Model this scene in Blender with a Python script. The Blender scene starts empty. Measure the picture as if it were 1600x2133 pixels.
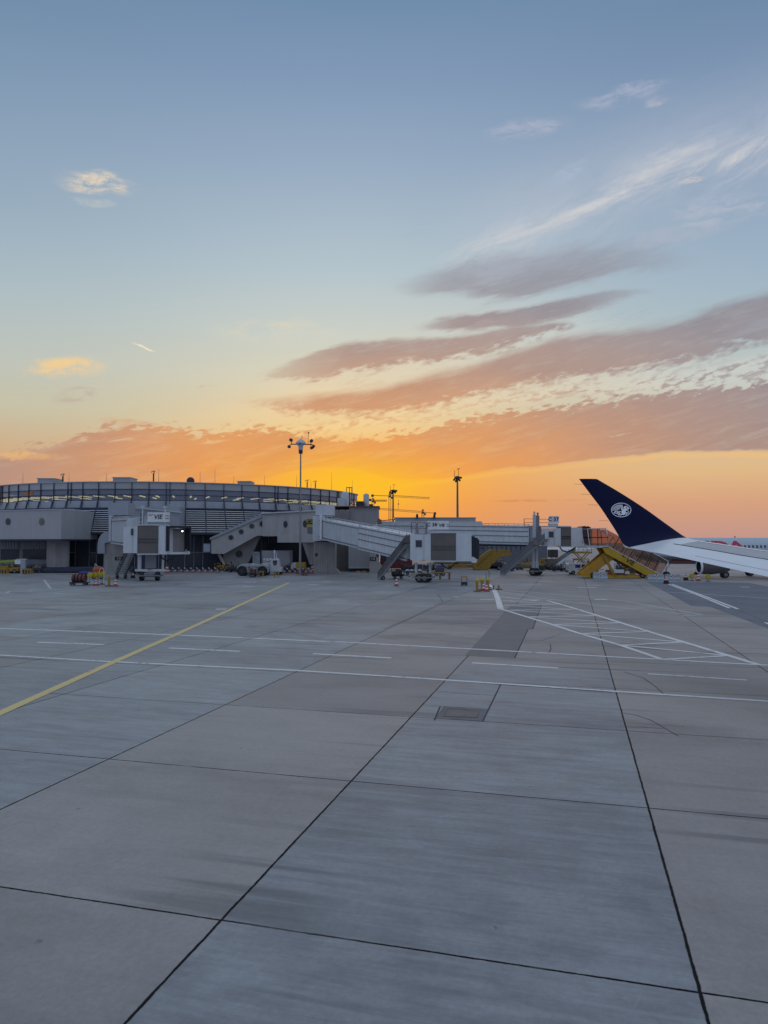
import bpy, bmesh, math, random
from mathutils import Vector, Matrix
random.seed(7)
sc = bpy.context.scene
C = sc.collection
# ------------------------------------------------------------------ camera
F, PX, PY, HOR, EYE = 1480.0, 800.0, 1066.5, 1130.0, 5.2
PITCH = math.atan((HOR - PY) / F)
cp, sp = math.cos(PITCH), math.sin(PITCH)
cd = bpy.data.cameras.new('camera'); cam = bpy.data.objects.new('camera', cd); C.objects.link(cam)
cd.sensor_fit = 'HORIZONTAL'; cd.sensor_width = 36; cd.lens = F / 1600 * 36
cd.clip_start = 0.1; cd.clip_end = 20000
cam.location = (0, 0, EYE); cam.rotation_euler = (math.pi / 2 + PITCH, 0, 0)
sc.camera = cam
sc.render.resolution_x = 768; sc.render.resolution_y = 1024
sc.view_settings.view_transform = 'Standard'; sc.view_settings.look = 'None'
sc.view_settings.exposure = 0.0; sc.view_settings.gamma = 1.0

def ray(px, py):
    x, z = (px - PX) / F, (PY - py) / F
    return Vector((x, cp - sp * z, sp + cp * z))
def P(px, py, Y):                       # point seen at a pixel, at real depth Y
    r = ray(px, py); return Vector((0, 0, EYE)) + r * (Y / r.y)
def G(px, py, z=0.0):                   # point of the ground seen at a pixel
    r = ray(px, py); return Vector((0, 0, EYE)) + r * ((z - EYE) / r.z)
def AV(px, py):                         # azimuth and tan(elevation) of a pixel
    r = ray(px, py); return math.atan2(r.x, r.y), r.z / math.hypot(r.x, r.y)
def L(r, g, b):
    f = lambda c: (c / 255 / 12.92) if c / 255 <= .04045 else ((c / 255 + .055) / 1.055) ** 2.4
    return (f(r), f(g), f(b), 1)

# ------------------------------------------------------------------ node expressions
class S:
    def __init__(s, t, k): s.t, s.k = t, k
    def m(s, op, *o, clamp=False):
        n = s.t.nodes.new('ShaderNodeMath'); n.operation = op; n.use_clamp = clamp
        for i, v in enumerate((s,) + o):
            if isinstance(v, S): s.t.links.new(v.k, n.inputs[i])
            else: n.inputs[i].default_value = v
        return S(s.t, n.outputs[0])
    def __add__(s, o): return s.m('ADD', o)
    __radd__ = __add__
    def __sub__(s, o): return s.m('SUBTRACT', o)
    def __rsub__(s, o): return (s * -1) + o
    def __mul__(s, o): return s.m('MULTIPLY', o)
    __rmul__ = __mul__
    def __truediv__(s, o): return s.m('DIVIDE', o)
    def sq(s): return s * s
    def clamp(s): return s.m('ADD', 0.0, clamp=True)
    def ss(s, a, b):
        n = s.t.nodes.new('ShaderNodeMapRange'); n.interpolation_type = 'SMOOTHSTEP'
        s.t.links.new(s.k, n.inputs[0]); n.inputs[1].default_value = a; n.inputs[2].default_value = b
        n.inputs[3].default_value = 0; n.inputs[4].default_value = 1
        if a > b:
            n.inputs[1].default_value = b; n.inputs[2].default_value = a; n.inputs[3].default_value = 1; n.inputs[4].default_value = 0
        return S(s.t, n.outputs[0])
def vec(t, x, y, z=0.0):
    n = t.nodes.new('ShaderNodeCombineXYZ')
    for i, v in enumerate((x, y, z)):
        if isinstance(v, S): t.links.new(v.k, n.inputs[i])
        else: n.inputs[i].default_value = v
    return S(t, n.outputs[0])
def noise(t, v, scale=1, detail=4, rough=.55, dist=0, lac=2):
    n = t.nodes.new('ShaderNodeTexNoise'); t.links.new(v.k, n.inputs['Vector'])
    n.inputs['Scale'].default_value = scale; n.inputs['Detail'].default_value = detail
    n.inputs['Roughness'].default_value = rough; n.inputs['Distortion'].default_value = dist
    return S(t, n.outputs[0])
def ramp(t, f, stops):
    n = t.nodes.new('ShaderNodeValToRGB'); e = n.color_ramp.elements
    while len(e) < len(stops): e.new(.5)
    for q, (p, c) in zip(e, sorted(stops, key=lambda s: s[0])): q.position = p; q.color = c if len(c) == 4 else (*c, 1)
    t.links.new(f.k, n.inputs[0]); return S(t, n.outputs[0])
def mixc(t, f, a, b, mode='MIX'):
    n = t.nodes.new('ShaderNodeMix'); n.data_type = 'RGBA'; n.blend_type = mode
    for i, v in ((0, f), (6, a), (7, b)):
        if isinstance(v, S): t.links.new(v.k, n.inputs[i])
        else: n.inputs[i].default_value = v
    return S(t, n.outputs[2])
def fcurve(t, f, pts):
    n = t.nodes.new('ShaderNodeFloatCurve'); c = n.mapping.curves[0]
    pts = sorted(pts)
    while len(c.points) < len(pts): c.points.new(.5, .5)
    for q, (x, y) in zip(c.points, pts): q.location = (x, y); q.handle_type = 'AUTO_CLAMPED'
    n.mapping.update(); t.links.new(f.k, n.inputs['Value']); return S(t, n.outputs[0])

# ------------------------------------------------------------------ sky (world)
w = bpy.data.worlds.new('World'); sc.world = w; w.use_nodes = True
t = w.node_tree; t.nodes.clear()
tc = t.nodes.new('ShaderNodeTexCoord'); sx = t.nodes.new('ShaderNodeSeparateXYZ')
t.links.new(tc.outputs['Generated'], sx.inputs[0])
X, Y, Z = (S(t, sx.outputs[i]) for i in range(3))
az = X.m('ARCTAN2', Y)
rad = (X.sq() + Y.sq()).m('SQRT').m('MAXIMUM', .02)
v = Z / rad
AZS, VM = AV(745, 1020)[0], .9
azt = ((az + .6) / 1.2).clamp()
def col(px, lst): return [(max(0, AV(px, y)[1]) / VM, L(*c)) for y, c in lst]
vt = (v / VM).clamp()
left = ramp(t, vt, col(60, [(1118, (196, 150, 118)), (1010, (206, 158, 118)), (950, (206, 170, 130)), (850, (196, 192, 168)), (740, (186, 194, 188)), (600, (168, 186, 194)), (420, (144, 166, 186)), (200, (124, 150, 176)), (0, (104, 134, 162))]))
mid = ramp(t, vt, col(745, [(1118, (240, 150, 78)), (1050, (248, 158, 66)), (1010, (252, 172, 60)), (960, (248, 176, 84)), (900, (244, 206, 142)), (800, (224, 212, 180)), (700, (204, 208, 198)), (560, (180, 196, 204)), (350, (152, 172, 194)), (180, (132, 155, 184)), (0, (112, 141, 172))]))
right = ramp(t, vt, col(1500, [(1118, (194, 150, 138)), (1050, (212, 160, 128)), (980, (222, 184, 136)), (900, (214, 192, 158)), (790, (190, 196, 190)), (680, (168, 188, 196)), (560, (154, 176, 196)), (350, (132, 154, 182)), (150, (116, 141, 173)), (0, (102, 130, 162))]))
da = az - AZS
wid = v * .45 + .19
cen = ((da / wid).sq() * -1).m('EXPONENT')
side = mixc(t, az.ss(-.35, .45), left, right)
skyc = mixc(t, cen, side, mid)
# low golden glow round the sun behind the terminal
gl = ((da.sq() / .011 + (v - .078).sq() / .0010) * -1).m('EXPONENT')
skyc = mixc(t, gl * .9, skyc, L(255, 194, 36))
lowg = ((da.sq() / .08 + (v - .06).sq() / .005) * -1).m('EXPONENT')
skyc = mixc(t, lowg * .45, skyc, L(246, 158, 74))
# away from the sunset: unseen dusk blue sky, brightened to light the facades
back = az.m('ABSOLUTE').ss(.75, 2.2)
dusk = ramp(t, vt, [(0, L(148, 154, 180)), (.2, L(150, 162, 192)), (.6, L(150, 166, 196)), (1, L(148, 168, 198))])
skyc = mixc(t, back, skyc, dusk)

# cloud noise fields, in azimuth / elevation of the real sky
shear = v - az * .22
n_st = noise(t, vec(t, az * 3.2, shear * 26), 1, 6, .6)
n_fi = noise(t, vec(t, az * 12, shear * 120, 3.1), 1, 4, .6, .4)
n_pf = noise(t, vec(t, (az + v * .4) * 62, shear * 170, 7.7), 1, 3, .55, .3)
n_lg = noise(t, vec(t, az * 5 + 9, v * 9), 1, 3, .5)
n_wp = noise(t, vec(t, az * 7, v * 11, 14), 1, 4, .6)
n_rg = noise(t, vec(t, az * 11, shear * 52, 6), 1, 7, .68, .5)
v_sky = v
v = v + ((n_wp - .5) * .026 + (n_rg - .5) * .020) * v.ss(.02, .2)
n_dn = noise(t, vec(t, az * 6.5, shear * 17, 11), 1, 5, .6, .4)
n_hr = noise(t, vec(t, (az + v * .3) * 16, shear * 150, 2), 1, 6, .72, .7)
def feather(d, a1=1.0, a2=.5, n1=None, n2=None, lo=.10, hi=1.65):
    return ((d * 1.25).clamp() * 1.5 + ((n1 or n_rg) - .5) * a1 + ((n2 or n_dn) - .5) * a2 * 1.8 + (n_hr - .5) * .7 - .10).ss(lo, hi)
def edge(pts): return fcurve(t, azt, [((AV(x, y)[0] + .6) / 1.2, AV(x, y)[1]) for x, y in pts])
def band(up, lo, su, sl, au, al, nu=None, nl=None):
    nu = nu or n_st; nl = nl or n_st
    a = (edge(up) - v + (nu - .5) * au).ss(0, su)
    b = (v - edge(lo) + (nl - .5) * al).ss(0, sl)
    return a * b
dsun = (da.sq() * .50 + (v - .05).m('MAXIMUM', 0.0).sq() * 2.7).m('SQRT')
ccol = ramp(t, dsun + (n_lg - .5) * .10, [(0, L(255, 178, 44)), (.07, L(250, 164, 60)), (.15, L(236, 158, 86)), (.25, L(212, 152, 110)), (.36, L(176, 144, 132)), (.48, L(150, 141, 147)), (.7, L(142, 148, 162))])
lit = ramp(t, dsun, [(0, L(255, 216, 90)), (.14, L(252, 212, 134)), (.26, L(234, 210, 172)), (.42, L(204, 206, 198)), (.7, L(184, 198, 208))])
cflat = ccol; ccol = mixc(t, (n_rg * .45 + n_hr * .3 + n_dn * .25).ss(.46, .66) * .30, mixc(t, n_dn.ss(.35, .7) * .12, ccol, L(96, 96, 120)), lit)
def lay(c, m, colr): return mixc(t, m.clamp(), c, colr)
# pale haze-bright veils between the bands
veil = band([(-60, 900), (200, 860), (450, 810), (700, 690), (900, 610), (1100, 590), (1300, 640), (1500, 700), (1660, 700)], [(-60, 960), (300, 930), (600, 910), (900, 880), (1200, 860), (1660, 830)], .08, .05, .05, .05)
skyc = lay(skyc, veil * .7, lit)
E_ = band([(760, 590), (860, 545), (960, 500), (1100, 470), (1280, 462), (1420, 480), (1540, 540)], [(760, 592), (870, 638), (960, 636), (1060, 638), (1180, 618), (1330, 590), (1540, 556)], .06, .03, .05, .03, None, n_st)
skyc = lay(skyc, feather(E_, .8, .9, None, None, .1, 1.9) * az.ss(-.04, .14) * az.ss(.50, .24) * .95, ccol)
Dm = band([(840, 680), (930, 652), (1020, 642), (1100, 630), (1200, 608), (1300, 594), (1380, 600), (1430, 640)], [(840, 684), (930, 700), (1040, 702), (1150, 680), (1250, 656), (1340, 632), (1430, 642)], .016, .020, .014, .02)
skyc = lay(skyc, feather(Dm) * az.ss(.0, .12) * az.ss(.42, .24), ccol)
field = band([(380, 850), (560, 760), (750, 690), (900, 640), (1100, 600), (1350, 600), (1660, 560)], [(380, 870), (560, 860), (800, 850), (1000, 800), (1250, 740), (1660, 660)], .08, .06, .06, .06)
skyc = lay(skyc, field * (n_rg * .6 + n_hr * .4).ss(.50, .66) * n_dn.ss(.3, .6) * .6, ccol)
skyc = lay(skyc, field * (n_hr * .5 + n_fi * .5).ss(.52, .68) * .35, lit)
Cm = band([(440, 790), (560, 758), (700, 706), (800, 698), (900, 692), (1000, 684), (1080, 668), (1180, 660), (1230, 680)], [(440, 792), (560, 800), (650, 806), (740, 788), (850, 776), (950, 764), (1050, 746), (1140, 720), (1230, 684)], .018, .026, .014, .03, n_st, n_pf)
skyc = lay(skyc, feather(Cm, 1.1, .6) * az.ss(-.26, -.04) * .95, ccol)
Bm = band([(420, 840), (520, 812), (640, 798), (760, 790), (850, 770), (925, 752), (1010, 730), (1100, 702), (1225, 668), (1375, 652), (1475, 622), (1560, 596), (1660, 566)], [(420, 848), (520, 866), (640, 876), (760, 884), (850, 872), (925, 858), (1025, 842), (1100, 824), (1225, 806), (1375, 784), (1475, 762), (1560, 738), (1660, 722)], .036, .030, .016, .036, n_st, n_pf)
skyc = lay(skyc, feather(Bm, 1.0, .5) * az.ss(-.28, -.08), ccol)
# altocumulus puffs in the gap
gap = band([(520, 880), (700, 862), (850, 850), (1000, 820), (1200, 790), (1375, 765), (1500, 745), (1660, 720)], [(520, 910), (700, 905), (850, 892), (1000, 862), (1200, 845), (1450, 812), (1660, 800)], .02, .02, .03, .03)
skyc = lay(skyc, gap * .7, lit)
skyc = lay(skyc, gap * n_pf.ss(.45, .64) * n_lg.ss(.3, .6) * .85, ccol)
Am = band([(-80, 936), (60, 922), (140, 900), (250, 872), (330, 874), (400, 886), (470, 884), (560, 880), (640, 896), (750, 902), (850, 884), (930, 866), (1020, 852), (1120, 838), (1250, 824), (1350, 806), (1450, 792), (1560, 780), (1660, 776)],
          [(-80, 1060), (300, 1060), (500, 1020), (600, 990), (700, 980), (760, 990), (820, 1004), (880, 1004), (1000, 990), (1100, 978), (1200, 966), (1300, 957), (1400, 950), (1500, 946), (1660, 940)], .024, .010, .05, .006, n_pf, n_st)
holes = band([(1000, 950), (1150, 925), (1250, 898), (1400, 884), (1560, 884), (1660, 880)], [(1000, 962), (1150, 945), (1250, 922), (1400, 916), (1560, 905), (1660, 900)], .012, .012, .03, .03) * n_pf.ss(.42, .6)
hol2 = band([(60, 905), (250, 905), (420, 908), (520, 912), (600, 925)], [(60, 925), (250, 935), (420, 932), (520, 926), (600, 925)], .01, .01, .03, .03) * n_fi.ss(.35, .6)
thin = (Am * (1 - holes * .85) * (1 - hol2 * .8)) 
thin = feather(thin, .5, .35, None, None, .05, 1.15)
skyc = lay(skyc, thin * .95, ccol)
# bright rim under the big band
rim = (((v - edge([(-80, 1046), (300, 1046), (600, 1032), (760, 1018), (880, 1006), (1000, 992), (1100, 980), (1200, 968), (1300, 959), (1400, 952), (1500, 948), (1660, 942)])) / .0028).sq() * -1).m('EXPONENT')
skyc = lay(skyc, rim * n_st.ss(.3, .6) * az.ss(-.04, .1) * .42, ramp(t, dsun, [(0, L(255, 214, 40)), (.25, L(255, 190, 90)), (.6, L(240, 196, 130))]))
core = ((da.sq() / .012 + (v - .080).sq() / .0013) * -1).m('EXPONENT')
skyc = mixc(t, core * .62, skyc, L(255, 198, 34))
# streaked cirrus top right
Fm = band([(840, 545), (930, 500), (1050, 450), (1150, 405), (1250, 355), (1350, 310), (1450, 262), (1550, 228), (1660, 200)], [(840, 560), (930, 528), (1050, 502), (1150, 482), (1250, 458), (1350, 412), (1450, 382), (1550, 392), (1660, 400)], .06, .05, .09, .06)
shear2 = v - az * .42
n_ci = noise(t, vec(t, (az + v * .4) * 9, shear2 * 30, 4), 1, 8, .7, .7)
skyc = lay(skyc, Fm * n_ci.ss(.3, .75) * .6, L(176, 184, 202))
fl_ = edge([(840, 560), (900, 545), (1000, 508), (1100, 474), (1200, 438), (1300, 388), (1400, 352), (1500, 322), (1600, 296), (1660, 280)])
fs = (((v - fl_ + (n_ci - .5) * .035) / .017).sq() * -1).m('EXPONENT') * az.ss(.04, .16)
fs2 = (((v - fl_ - .012 + (n_ci - .5) * .08) / .07).sq() * -1).m('EXPONENT') * az.ss(.04, .2)
skyc = lay(skyc, fs2 * (n_ci.ss(.1, .8) * .8 + .2) * .62, L(184, 192, 206))
skyc = lay(skyc, fs * n_ci.ss(.34, .66) * n_st.ss(.25, .6) * .75, L(212, 210, 208))
skyc = lay(skyc, Fm * n_ci.ss(.5, .75) * n_pf.ss(.35, .65) * .7, L(220, 214, 206))
def blob(c, px, py, hw, hh, tilt, colr, k=1.0, n=None, lo=.4, hi=.62):
    a0, v0 = AV(px, py); a1, _ = AV(px + hw, py); _, v1 = AV(px, py - hh)
    x = az - a0; y = (v - v0) - x * tilt
    m = (((x / (a1 - a0)).sq() + (y / (v1 - v0)).sq()) * -1).m('EXPONENT')
    n = n or n_fi
    return lay(c, m.ss(.12, .75) * n.ss(lo, hi) * k, colr)
n_w = noise(t, vec(t, az * 26, v * 66, 1.7), 1, 7, .68, .6)
for (px, py, hw, hh, ti, cc, k) in [(206, 386, 72, 20, .08, (236, 214, 184), 1.0), (215, 372, 34, 14, 0, (226, 212, 190), .8), (205, 425, 48, 7, 0, (206, 204, 192), .6),
        (138, 762, 80, 20, .12, (244, 206, 146), 1.0), (160, 822, 46, 15, .2, (186, 168, 156), .8), (580, 690, 120, 24, 0, (224, 212, 184), .55),
        (1096, 270, 82, 22, .05, (172, 178, 196), .85), (1290, 205, 80, 16, 0, (176, 180, 200), .8), (1330, 182, 60, 10, -.1, (168, 176, 200), .7), (1370, 211, 26, 9, 0, (180, 182, 198), .8),
        (1182, 362, 42, 18, .4, (170, 184, 206), .8), (1440, 376, 26, 7, 0, (222, 206, 196), .9), (1500, 440, 120, 34, 0, (186, 190, 204), .6), (1400, 492, 120, 22, 0, (176, 180, 196), .55),
        (430, 805, 20, 5, 0, (206, 176, 150), .7), (60, 950, 70, 10, 0, (238, 184, 120), .7), (280, 880, 70, 8, 0, (214, 168, 130), .8), (1120, 1043, 90, 3, 0, (204, 128, 92), .6)]:
    skyc = blob(skyc, px, py, hw, hh, ti, L(*cc), k * .9, n_w, .36, .64)
# contrail
(a0, v0), (a1, v1) = AV(272, 713), AV(325, 737)
sl = (v1 - v0) / (a1 - a0)
ct = ((((v - v0) - (az - a0) * sl) / .0011).sq() * -1).m('EXPONENT') * az.ss(a0 - .001, a0 + .012) * az.ss(a1 + .001, a1 - .006)
skyc = lay(skyc, ct * .9, L(250, 232, 200))
# unseen sky overhead, made brighter than the visible sky to light the scene
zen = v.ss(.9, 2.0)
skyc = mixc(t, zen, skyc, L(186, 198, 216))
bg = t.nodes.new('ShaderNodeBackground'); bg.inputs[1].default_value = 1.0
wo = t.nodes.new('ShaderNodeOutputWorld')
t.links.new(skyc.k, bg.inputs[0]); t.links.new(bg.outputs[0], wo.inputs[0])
w.cycles.sampling_method = 'MANUAL'; w.cycles.sample_map_resolution = 512

# ------------------------------------------------------------------ sun just above the horizon, behind the terminal
sd = bpy.data.lights.new('sun', 'SUN'); so = bpy.data.objects.new('sun', sd); C.objects.link(so)
sd.energy = 0.25; sd.angle = math.radians(4); sd.color = (1, .62, .3)
SAZ = AZS; SEL = math.radians(1.3)
d = Vector((math.sin(SAZ) * math.cos(SEL), math.cos(SAZ) * math.cos(SEL), math.sin(SEL)))
so.rotation_euler = d.to_track_quat('Z', 'Y').to_euler()

# ------------------------------------------------------------------ materials
def mat(name, colr, rough=.6, metal=0.0, var=.12, vs=1.5, bump=0.0, bs=8, spec=.5, emit=0):
    m = bpy.data.materials.new(name); m.use_nodes = True; t = m.node_tree
    b = t.nodes['Principled BSDF']; tc = t.nodes.new('ShaderNodeTexCoord')
    o = S(t, tc.outputs['Object'])
    n = noise(t, o, vs, 5, .6)
    c = (*colr[:3], 1)
    sxo = t.nodes.new('ShaderNodeSeparateXYZ'); t.links.new(o.k, sxo.inputs[0]); ox, oy, oz = (S(t, sxo.outputs[i]) for i in range(3))
    run = noise(t, vec(t, ox * 1.5, oy * 1.5, oz * .14), 1, 5, .65)
    n = n * .55 + run * .45
    dk = tuple(x * (1 - var) for x in colr[:3]) + (1,); li = tuple(min(1, x * (1 + var)) for x in colr[:3]) + (1,)
    t.links.new(mixc(t, n.ss(.3, .7), dk, li).k, b.inputs['Base Color'])
    b.inputs['Roughness'].default_value = rough; b.inputs['Metallic'].default_value = metal
    b.inputs['Specular IOR Level'].default_value = spec
    if bump:
        bn = t.nodes.new('ShaderNodeBump'); bn.inputs['Strength'].default_value = bump; bn.inputs['Distance'].default_value = .02
        t.links.new(noise(t, o, bs, 4).k, bn.inputs['Height']); t.links.new(bn.outputs[0], b.inputs['Normal'])
    if emit:
        b.inputs['Emission Color'].default_value = c; b.inputs['Emission Strength'].default_value = emit
    return m
# ------------------------------------------------------------------ mesh builder
def frame(o):                       # a right-handed basis along direction o
    z = Vector(o).normalized(); x = z.cross(Vector((0, 0, 1)))
    if x.length < 1e-4: x = Vector((1, 0, 0))
    x.normalize(); return x, z.cross(x).normalized(), z
class MB:
    def __init__(s): s.v, s.f, s.mi, s.m = [], [], [], 0
    def add(s, vs, fs):
        o = len(s.v); s.v += [tuple(q) for q in vs]; s.f += [tuple(i + o for i in q) for q in fs]; s.mi += [s.m] * len(fs); return s
    def box(s, c, d, rz=0.0, M=None, bev=0.0):
        x, y, z = d[0] / 2, d[1] / 2, d[2] / 2; c = Vector(c)
        R = M or Matrix.Rotation(rz, 3, 'Z')
        if bev:
            b = min(bev, x * .9, y * .9, z * .9); vs = []
            for (sx, sy, sz) in [(i, j, k) for i in (-1, 1) for j in (-1, 1) for k in (-1, 1)]:
                vs += [Vector((sx * (x - b), sy * (y - b), sz * z)), Vector((sx * (x - b), sy * y, sz * (z - b))), Vector((sx * x, sy * (y - b), sz * (z - b)))]
            bm = bmesh.new(); [bm.verts.new(c + R @ q) for q in vs]
            bmesh.ops.convex_hull(bm, input=bm.verts); bm.verts.index_update()
            s.add([q.co for q in bm.verts], [[q.index for q in f.verts] for f in bm.faces]); bm.free(); return s
        vs = [c + R @ Vector((a * x, b * y, e * z)) for a in (-1, 1) for b in (-1, 1) for e in (-1, 1)]
        return s.add(vs, [(0, 1, 3, 2), (4, 6, 7, 5), (0, 4, 5, 1), (2, 3, 7, 6), (0, 2, 6, 4), (1, 5, 7, 3)])
    def bar(s, a, b, w, h=None, up=(0, 0, 1)):        # rectangular bar from a to b
        a, b = Vector(a), Vector(b); h = h or w; z = (b - a).normalized()
        x = z.cross(Vector(up))
        if x.length < 1e-3: x = z.cross(Vector((0, 1, 0)))
        x.normalize(); y = x.cross(z).normalized(); vs = []
        for p in (a, b):
            for i, j in ((-1, -1), (1, -1), (1, 1), (-1, 1)): vs.append(p + x * i * w / 2 + y * j * h / 2)
        return s.add(vs, [(3, 2, 1, 0), (4, 5, 6, 7), (0, 1, 5, 4), (1, 2, 6, 5), (2, 3, 7, 6), (3, 0, 4, 7)])
    def tube(s, pts, r, n=8):
        pts = [Vector(p) for p in pts]; rs = r if isinstance(r, (list, tuple)) else [r] * len(pts)
        vs = []; fs = []
        for i, p in enumerate(pts):
            d = (pts[min(i + 1, len(pts) - 1)] - pts[max(i - 1, 0)]); x, y, z = frame(d)
            for k in range(n):
                a = 2 * math.pi * k / n; vs.append(p + x * math.cos(a) * rs[i] + y * math.sin(a) * rs[i])
        for i in range(len(pts) - 1):
            for k in range(n):
                a, b = i * n + k, i * n + (k + 1) % n; fs.append((a, b, b + n, a + n))
        fs.append(tuple(range(n - 1, -1, -1))); fs.append(tuple(range((len(pts) - 1) * n, len(pts) * n)))
        return s.add(vs, fs)
    def cyl(s, c, ax, r, h, n=20): ax = Vector(ax).normalized(); c = Vector(c); return s.tube([c - ax * h / 2, c + ax * h / 2], r, n)
    def lathe(s, c, prof, n=16):
        c = Vector(c); vs = []; fs = []
        for r, z in prof:
            for k in range(n): a = 2 * math.pi * k / n; vs.append(c + Vector((r * math.cos(a), r * math.sin(a), z)))
        for i in range(len(prof) - 1):
            for k in range(n): a, b = i * n + k, i * n + (k + 1) % n; fs.append((a, b, b + n, a + n))
        fs.append(tuple(range(n - 1, -1, -1))); fs.append(tuple(range((len(prof) - 1) * n, len(prof) * n)))
        return s.add(vs, fs)
    def prism(s, poly, ex):                           # polygon (3D points) pushed along ex
        poly = [Vector(p) for p in poly]; ex = Vector(ex); n = len(poly)
        nrm = Vector((0, 0, 0))
        for i in range(n): nrm += poly[i].cross(poly[(i + 1) % n])
        if nrm.dot(ex) > 0: poly.reverse()
        return s.add(poly + [p + ex for p in poly], [tuple(range(n)), tuple(range(2 * n - 1, n - 1, -1))] + [(i, i + n, (i + 1) % n + n, (i + 1) % n) for i in range(n)])
    def ball(s, c, r, n=12, sq=(1, 1, 1)):
        c = Vector(c); m = n // 2; vs = []; fs = []
        for i in range(1, m):
            th = math.pi * i / m
            for k in range(n):
                a = 2 * math.pi * k / n; vs.append(c + Vector((r * sq[0] * math.sin(th) * math.cos(a), r * sq[1] * math.sin(th) * math.sin(a), r * sq[2] * math.cos(th))))
        vs += [c + Vector((0, 0, r * sq[2])), c - Vector((0, 0, r * sq[2]))]; t_, b_ = len(vs) - 2, len(vs) - 1
        for i in range(m - 2):
            for k in range(n): a, b = i * n + k, i * n + (k + 1) % n; fs.append((a, a + n, b + n, b))
        for k in range(n): fs.append((t_, k, (k + 1) % n)); o = (m - 2) * n; fs.append((b_, o + (k + 1) % n, o + k))
        return s.add(vs, fs)
    def sheet(s, pts, z):
        pts = [Vector((p[0], p[1], z)) for p in pts]; a = sum(pts[i].x * pts[(i + 1) % len(pts)].y - pts[(i + 1) % len(pts)].x * pts[i].y for i in range(len(pts)))
        if a < 0: pts.reverse()
        return s.add(pts, [tuple(range(len(pts)))])
    def strip(s, pts, w, z):                          # flat painted line along ground points
        pts = [Vector((p[0], p[1])) for p in pts]
        for a, b in zip(pts[:-1], pts[1:]):
            d = (b - a).normalized(); n = Vector((-d.y, d.x)) * w / 2
            s.sheet([a - n, b - n, b + n, a + n], z)
        return s
    def build(s, name, ms, parent=None, smooth=False, label=None, base=None):
        me = bpy.data.meshes.new(name); me.from_pydata(s.v, [], s.f)
        ms = ms if isinstance(ms, (list, tuple)) else [ms]
        for m in ms: me.materials.append(m)
        for i, p in enumerate(me.polygons): p.material_index = min(s.mi[i], len(ms) - 1); p.use_smooth = smooth
        if smooth:
            try: me.set_sharp_from_angle(angle=math.radians(35))
            except Exception: pass
        o = bpy.data.objects.new(name, me); C.objects.link(o)
        if parent is not None:
            o.parent = parent
            if base != 'local': o.matrix_parent_inverse = WM(parent).inverted()
        if label: o['label'] = label
        return o
def WM(o):
    m = Matrix.LocRotScale(o.location, o.rotation_euler, o.scale)
    return (WM(o.parent) @ o.matrix_parent_inverse @ m) if o.parent else m
def tag(o, label, cat, group=None, kind=None):
    if label: o['label'] = label
    if cat: o['category'] = cat
    if group: o['group'] = group
    if kind: o['kind'] = kind
    return o
def thing(name, label, cat, loc=(0, 0, 0), rz=0.0, group=None):
    o = bpy.data.objects.new(name, None); C.objects.link(o); o.empty_display_size = .3
    o.location = loc; o.rotation_euler = (0, 0, rz); return tag(o, label, cat, group)
def dup(o, loc, rz, label, parent=None):
    c = o.copy(); C.objects.link(c)
    if parent is None:
        c.location = loc; c.rotation_euler = (0, 0, rz)
        if label: c['label'] = label
    else: c.parent = parent
    for ch in [q for q in o.children]: dup(ch, None, None, None, c)
    return c
def text_mesh(name, txt, size, m, parent, loc, ax, up, depth=.02, bold=0.0, shear=0.0):
    cu = bpy.data.curves.new(name, 'FONT'); cu.body = txt; cu.size = size; cu.extrude = depth; cu.offset = bold; cu.shear = shear
    cu.align_x = 'CENTER'; cu.align_y = 'CENTER'; cu.resolution_u = 3
    o = bpy.data.objects.new(name, cu); C.objects.link(o)
    dg = bpy.context.evaluated_depsgraph_get(); me = bpy.data.meshes.new_from_object(o.evaluated_get(dg))
    bpy.data.objects.remove(o); bpy.data.curves.remove(cu)
    ax = Vector(ax).normalized(); up = Vector(up).normalized(); nz = ax.cross(up); up = nz.cross(ax)
    M = Matrix((ax, up, nz)).transposed().to_4x4(); M.translation = Vector(loc)
    me.transform(M); me.materials.clear(); me.materials.append(m)
    o = bpy.data.objects.new(name, me); C.objects.link(o)
    if parent is not None: o.parent = parent; o.matrix_parent_inverse = WM(parent).inverted()
    return o

# ------------------------------------------------------------------ ground
LO, LYAW, SU, SV = (-8.142, 11.598), .26114, 5.915, 6.107    # slab lattice: origin, heading, pitch along / across
gm = bpy.data.materials.new('apron_concrete'); gm.use_nodes = True; t = gm.node_tree; b = t.nodes['Principled BSDF']
ge = t.nodes.new('ShaderNodeNewGeometry'); sx = t.nodes.new('ShaderNodeSeparateXYZ'); t.links.new(ge.outputs['Position'], sx.inputs[0])
gx, gy = S(t, sx.outputs[0]), S(t, sx.outputs[1])
su_, cu_ = math.sin(LYAW), math.cos(LYAW)
A = ((gx - LO[0]) * su_ + (gy - LO[1]) * cu_); B = ((gx - LO[0]) * cu_ - (gy - LO[1]) * su_)
wob = noise(t, vec(t, A, B), 1.3, 3, .6) - .5
wob2 = noise(t, vec(t, A, B, 5), 9, 3, .7) - .5
ja = (A + wob * .03 + wob2 * .02) / SU; jb = (B + wob * .03 + wob2 * .02) / SV
ia, ib = (A / SU).m('FLOOR'), (B / SV).m('FLOOR')
fa = ja.m('FRACT'); fb = jb.m('FRACT')
ea = fa.m('MINIMUM', 1 - fa) * SU; eb = fb.m('MINIMUM', 1 - fb) * SV
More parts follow.
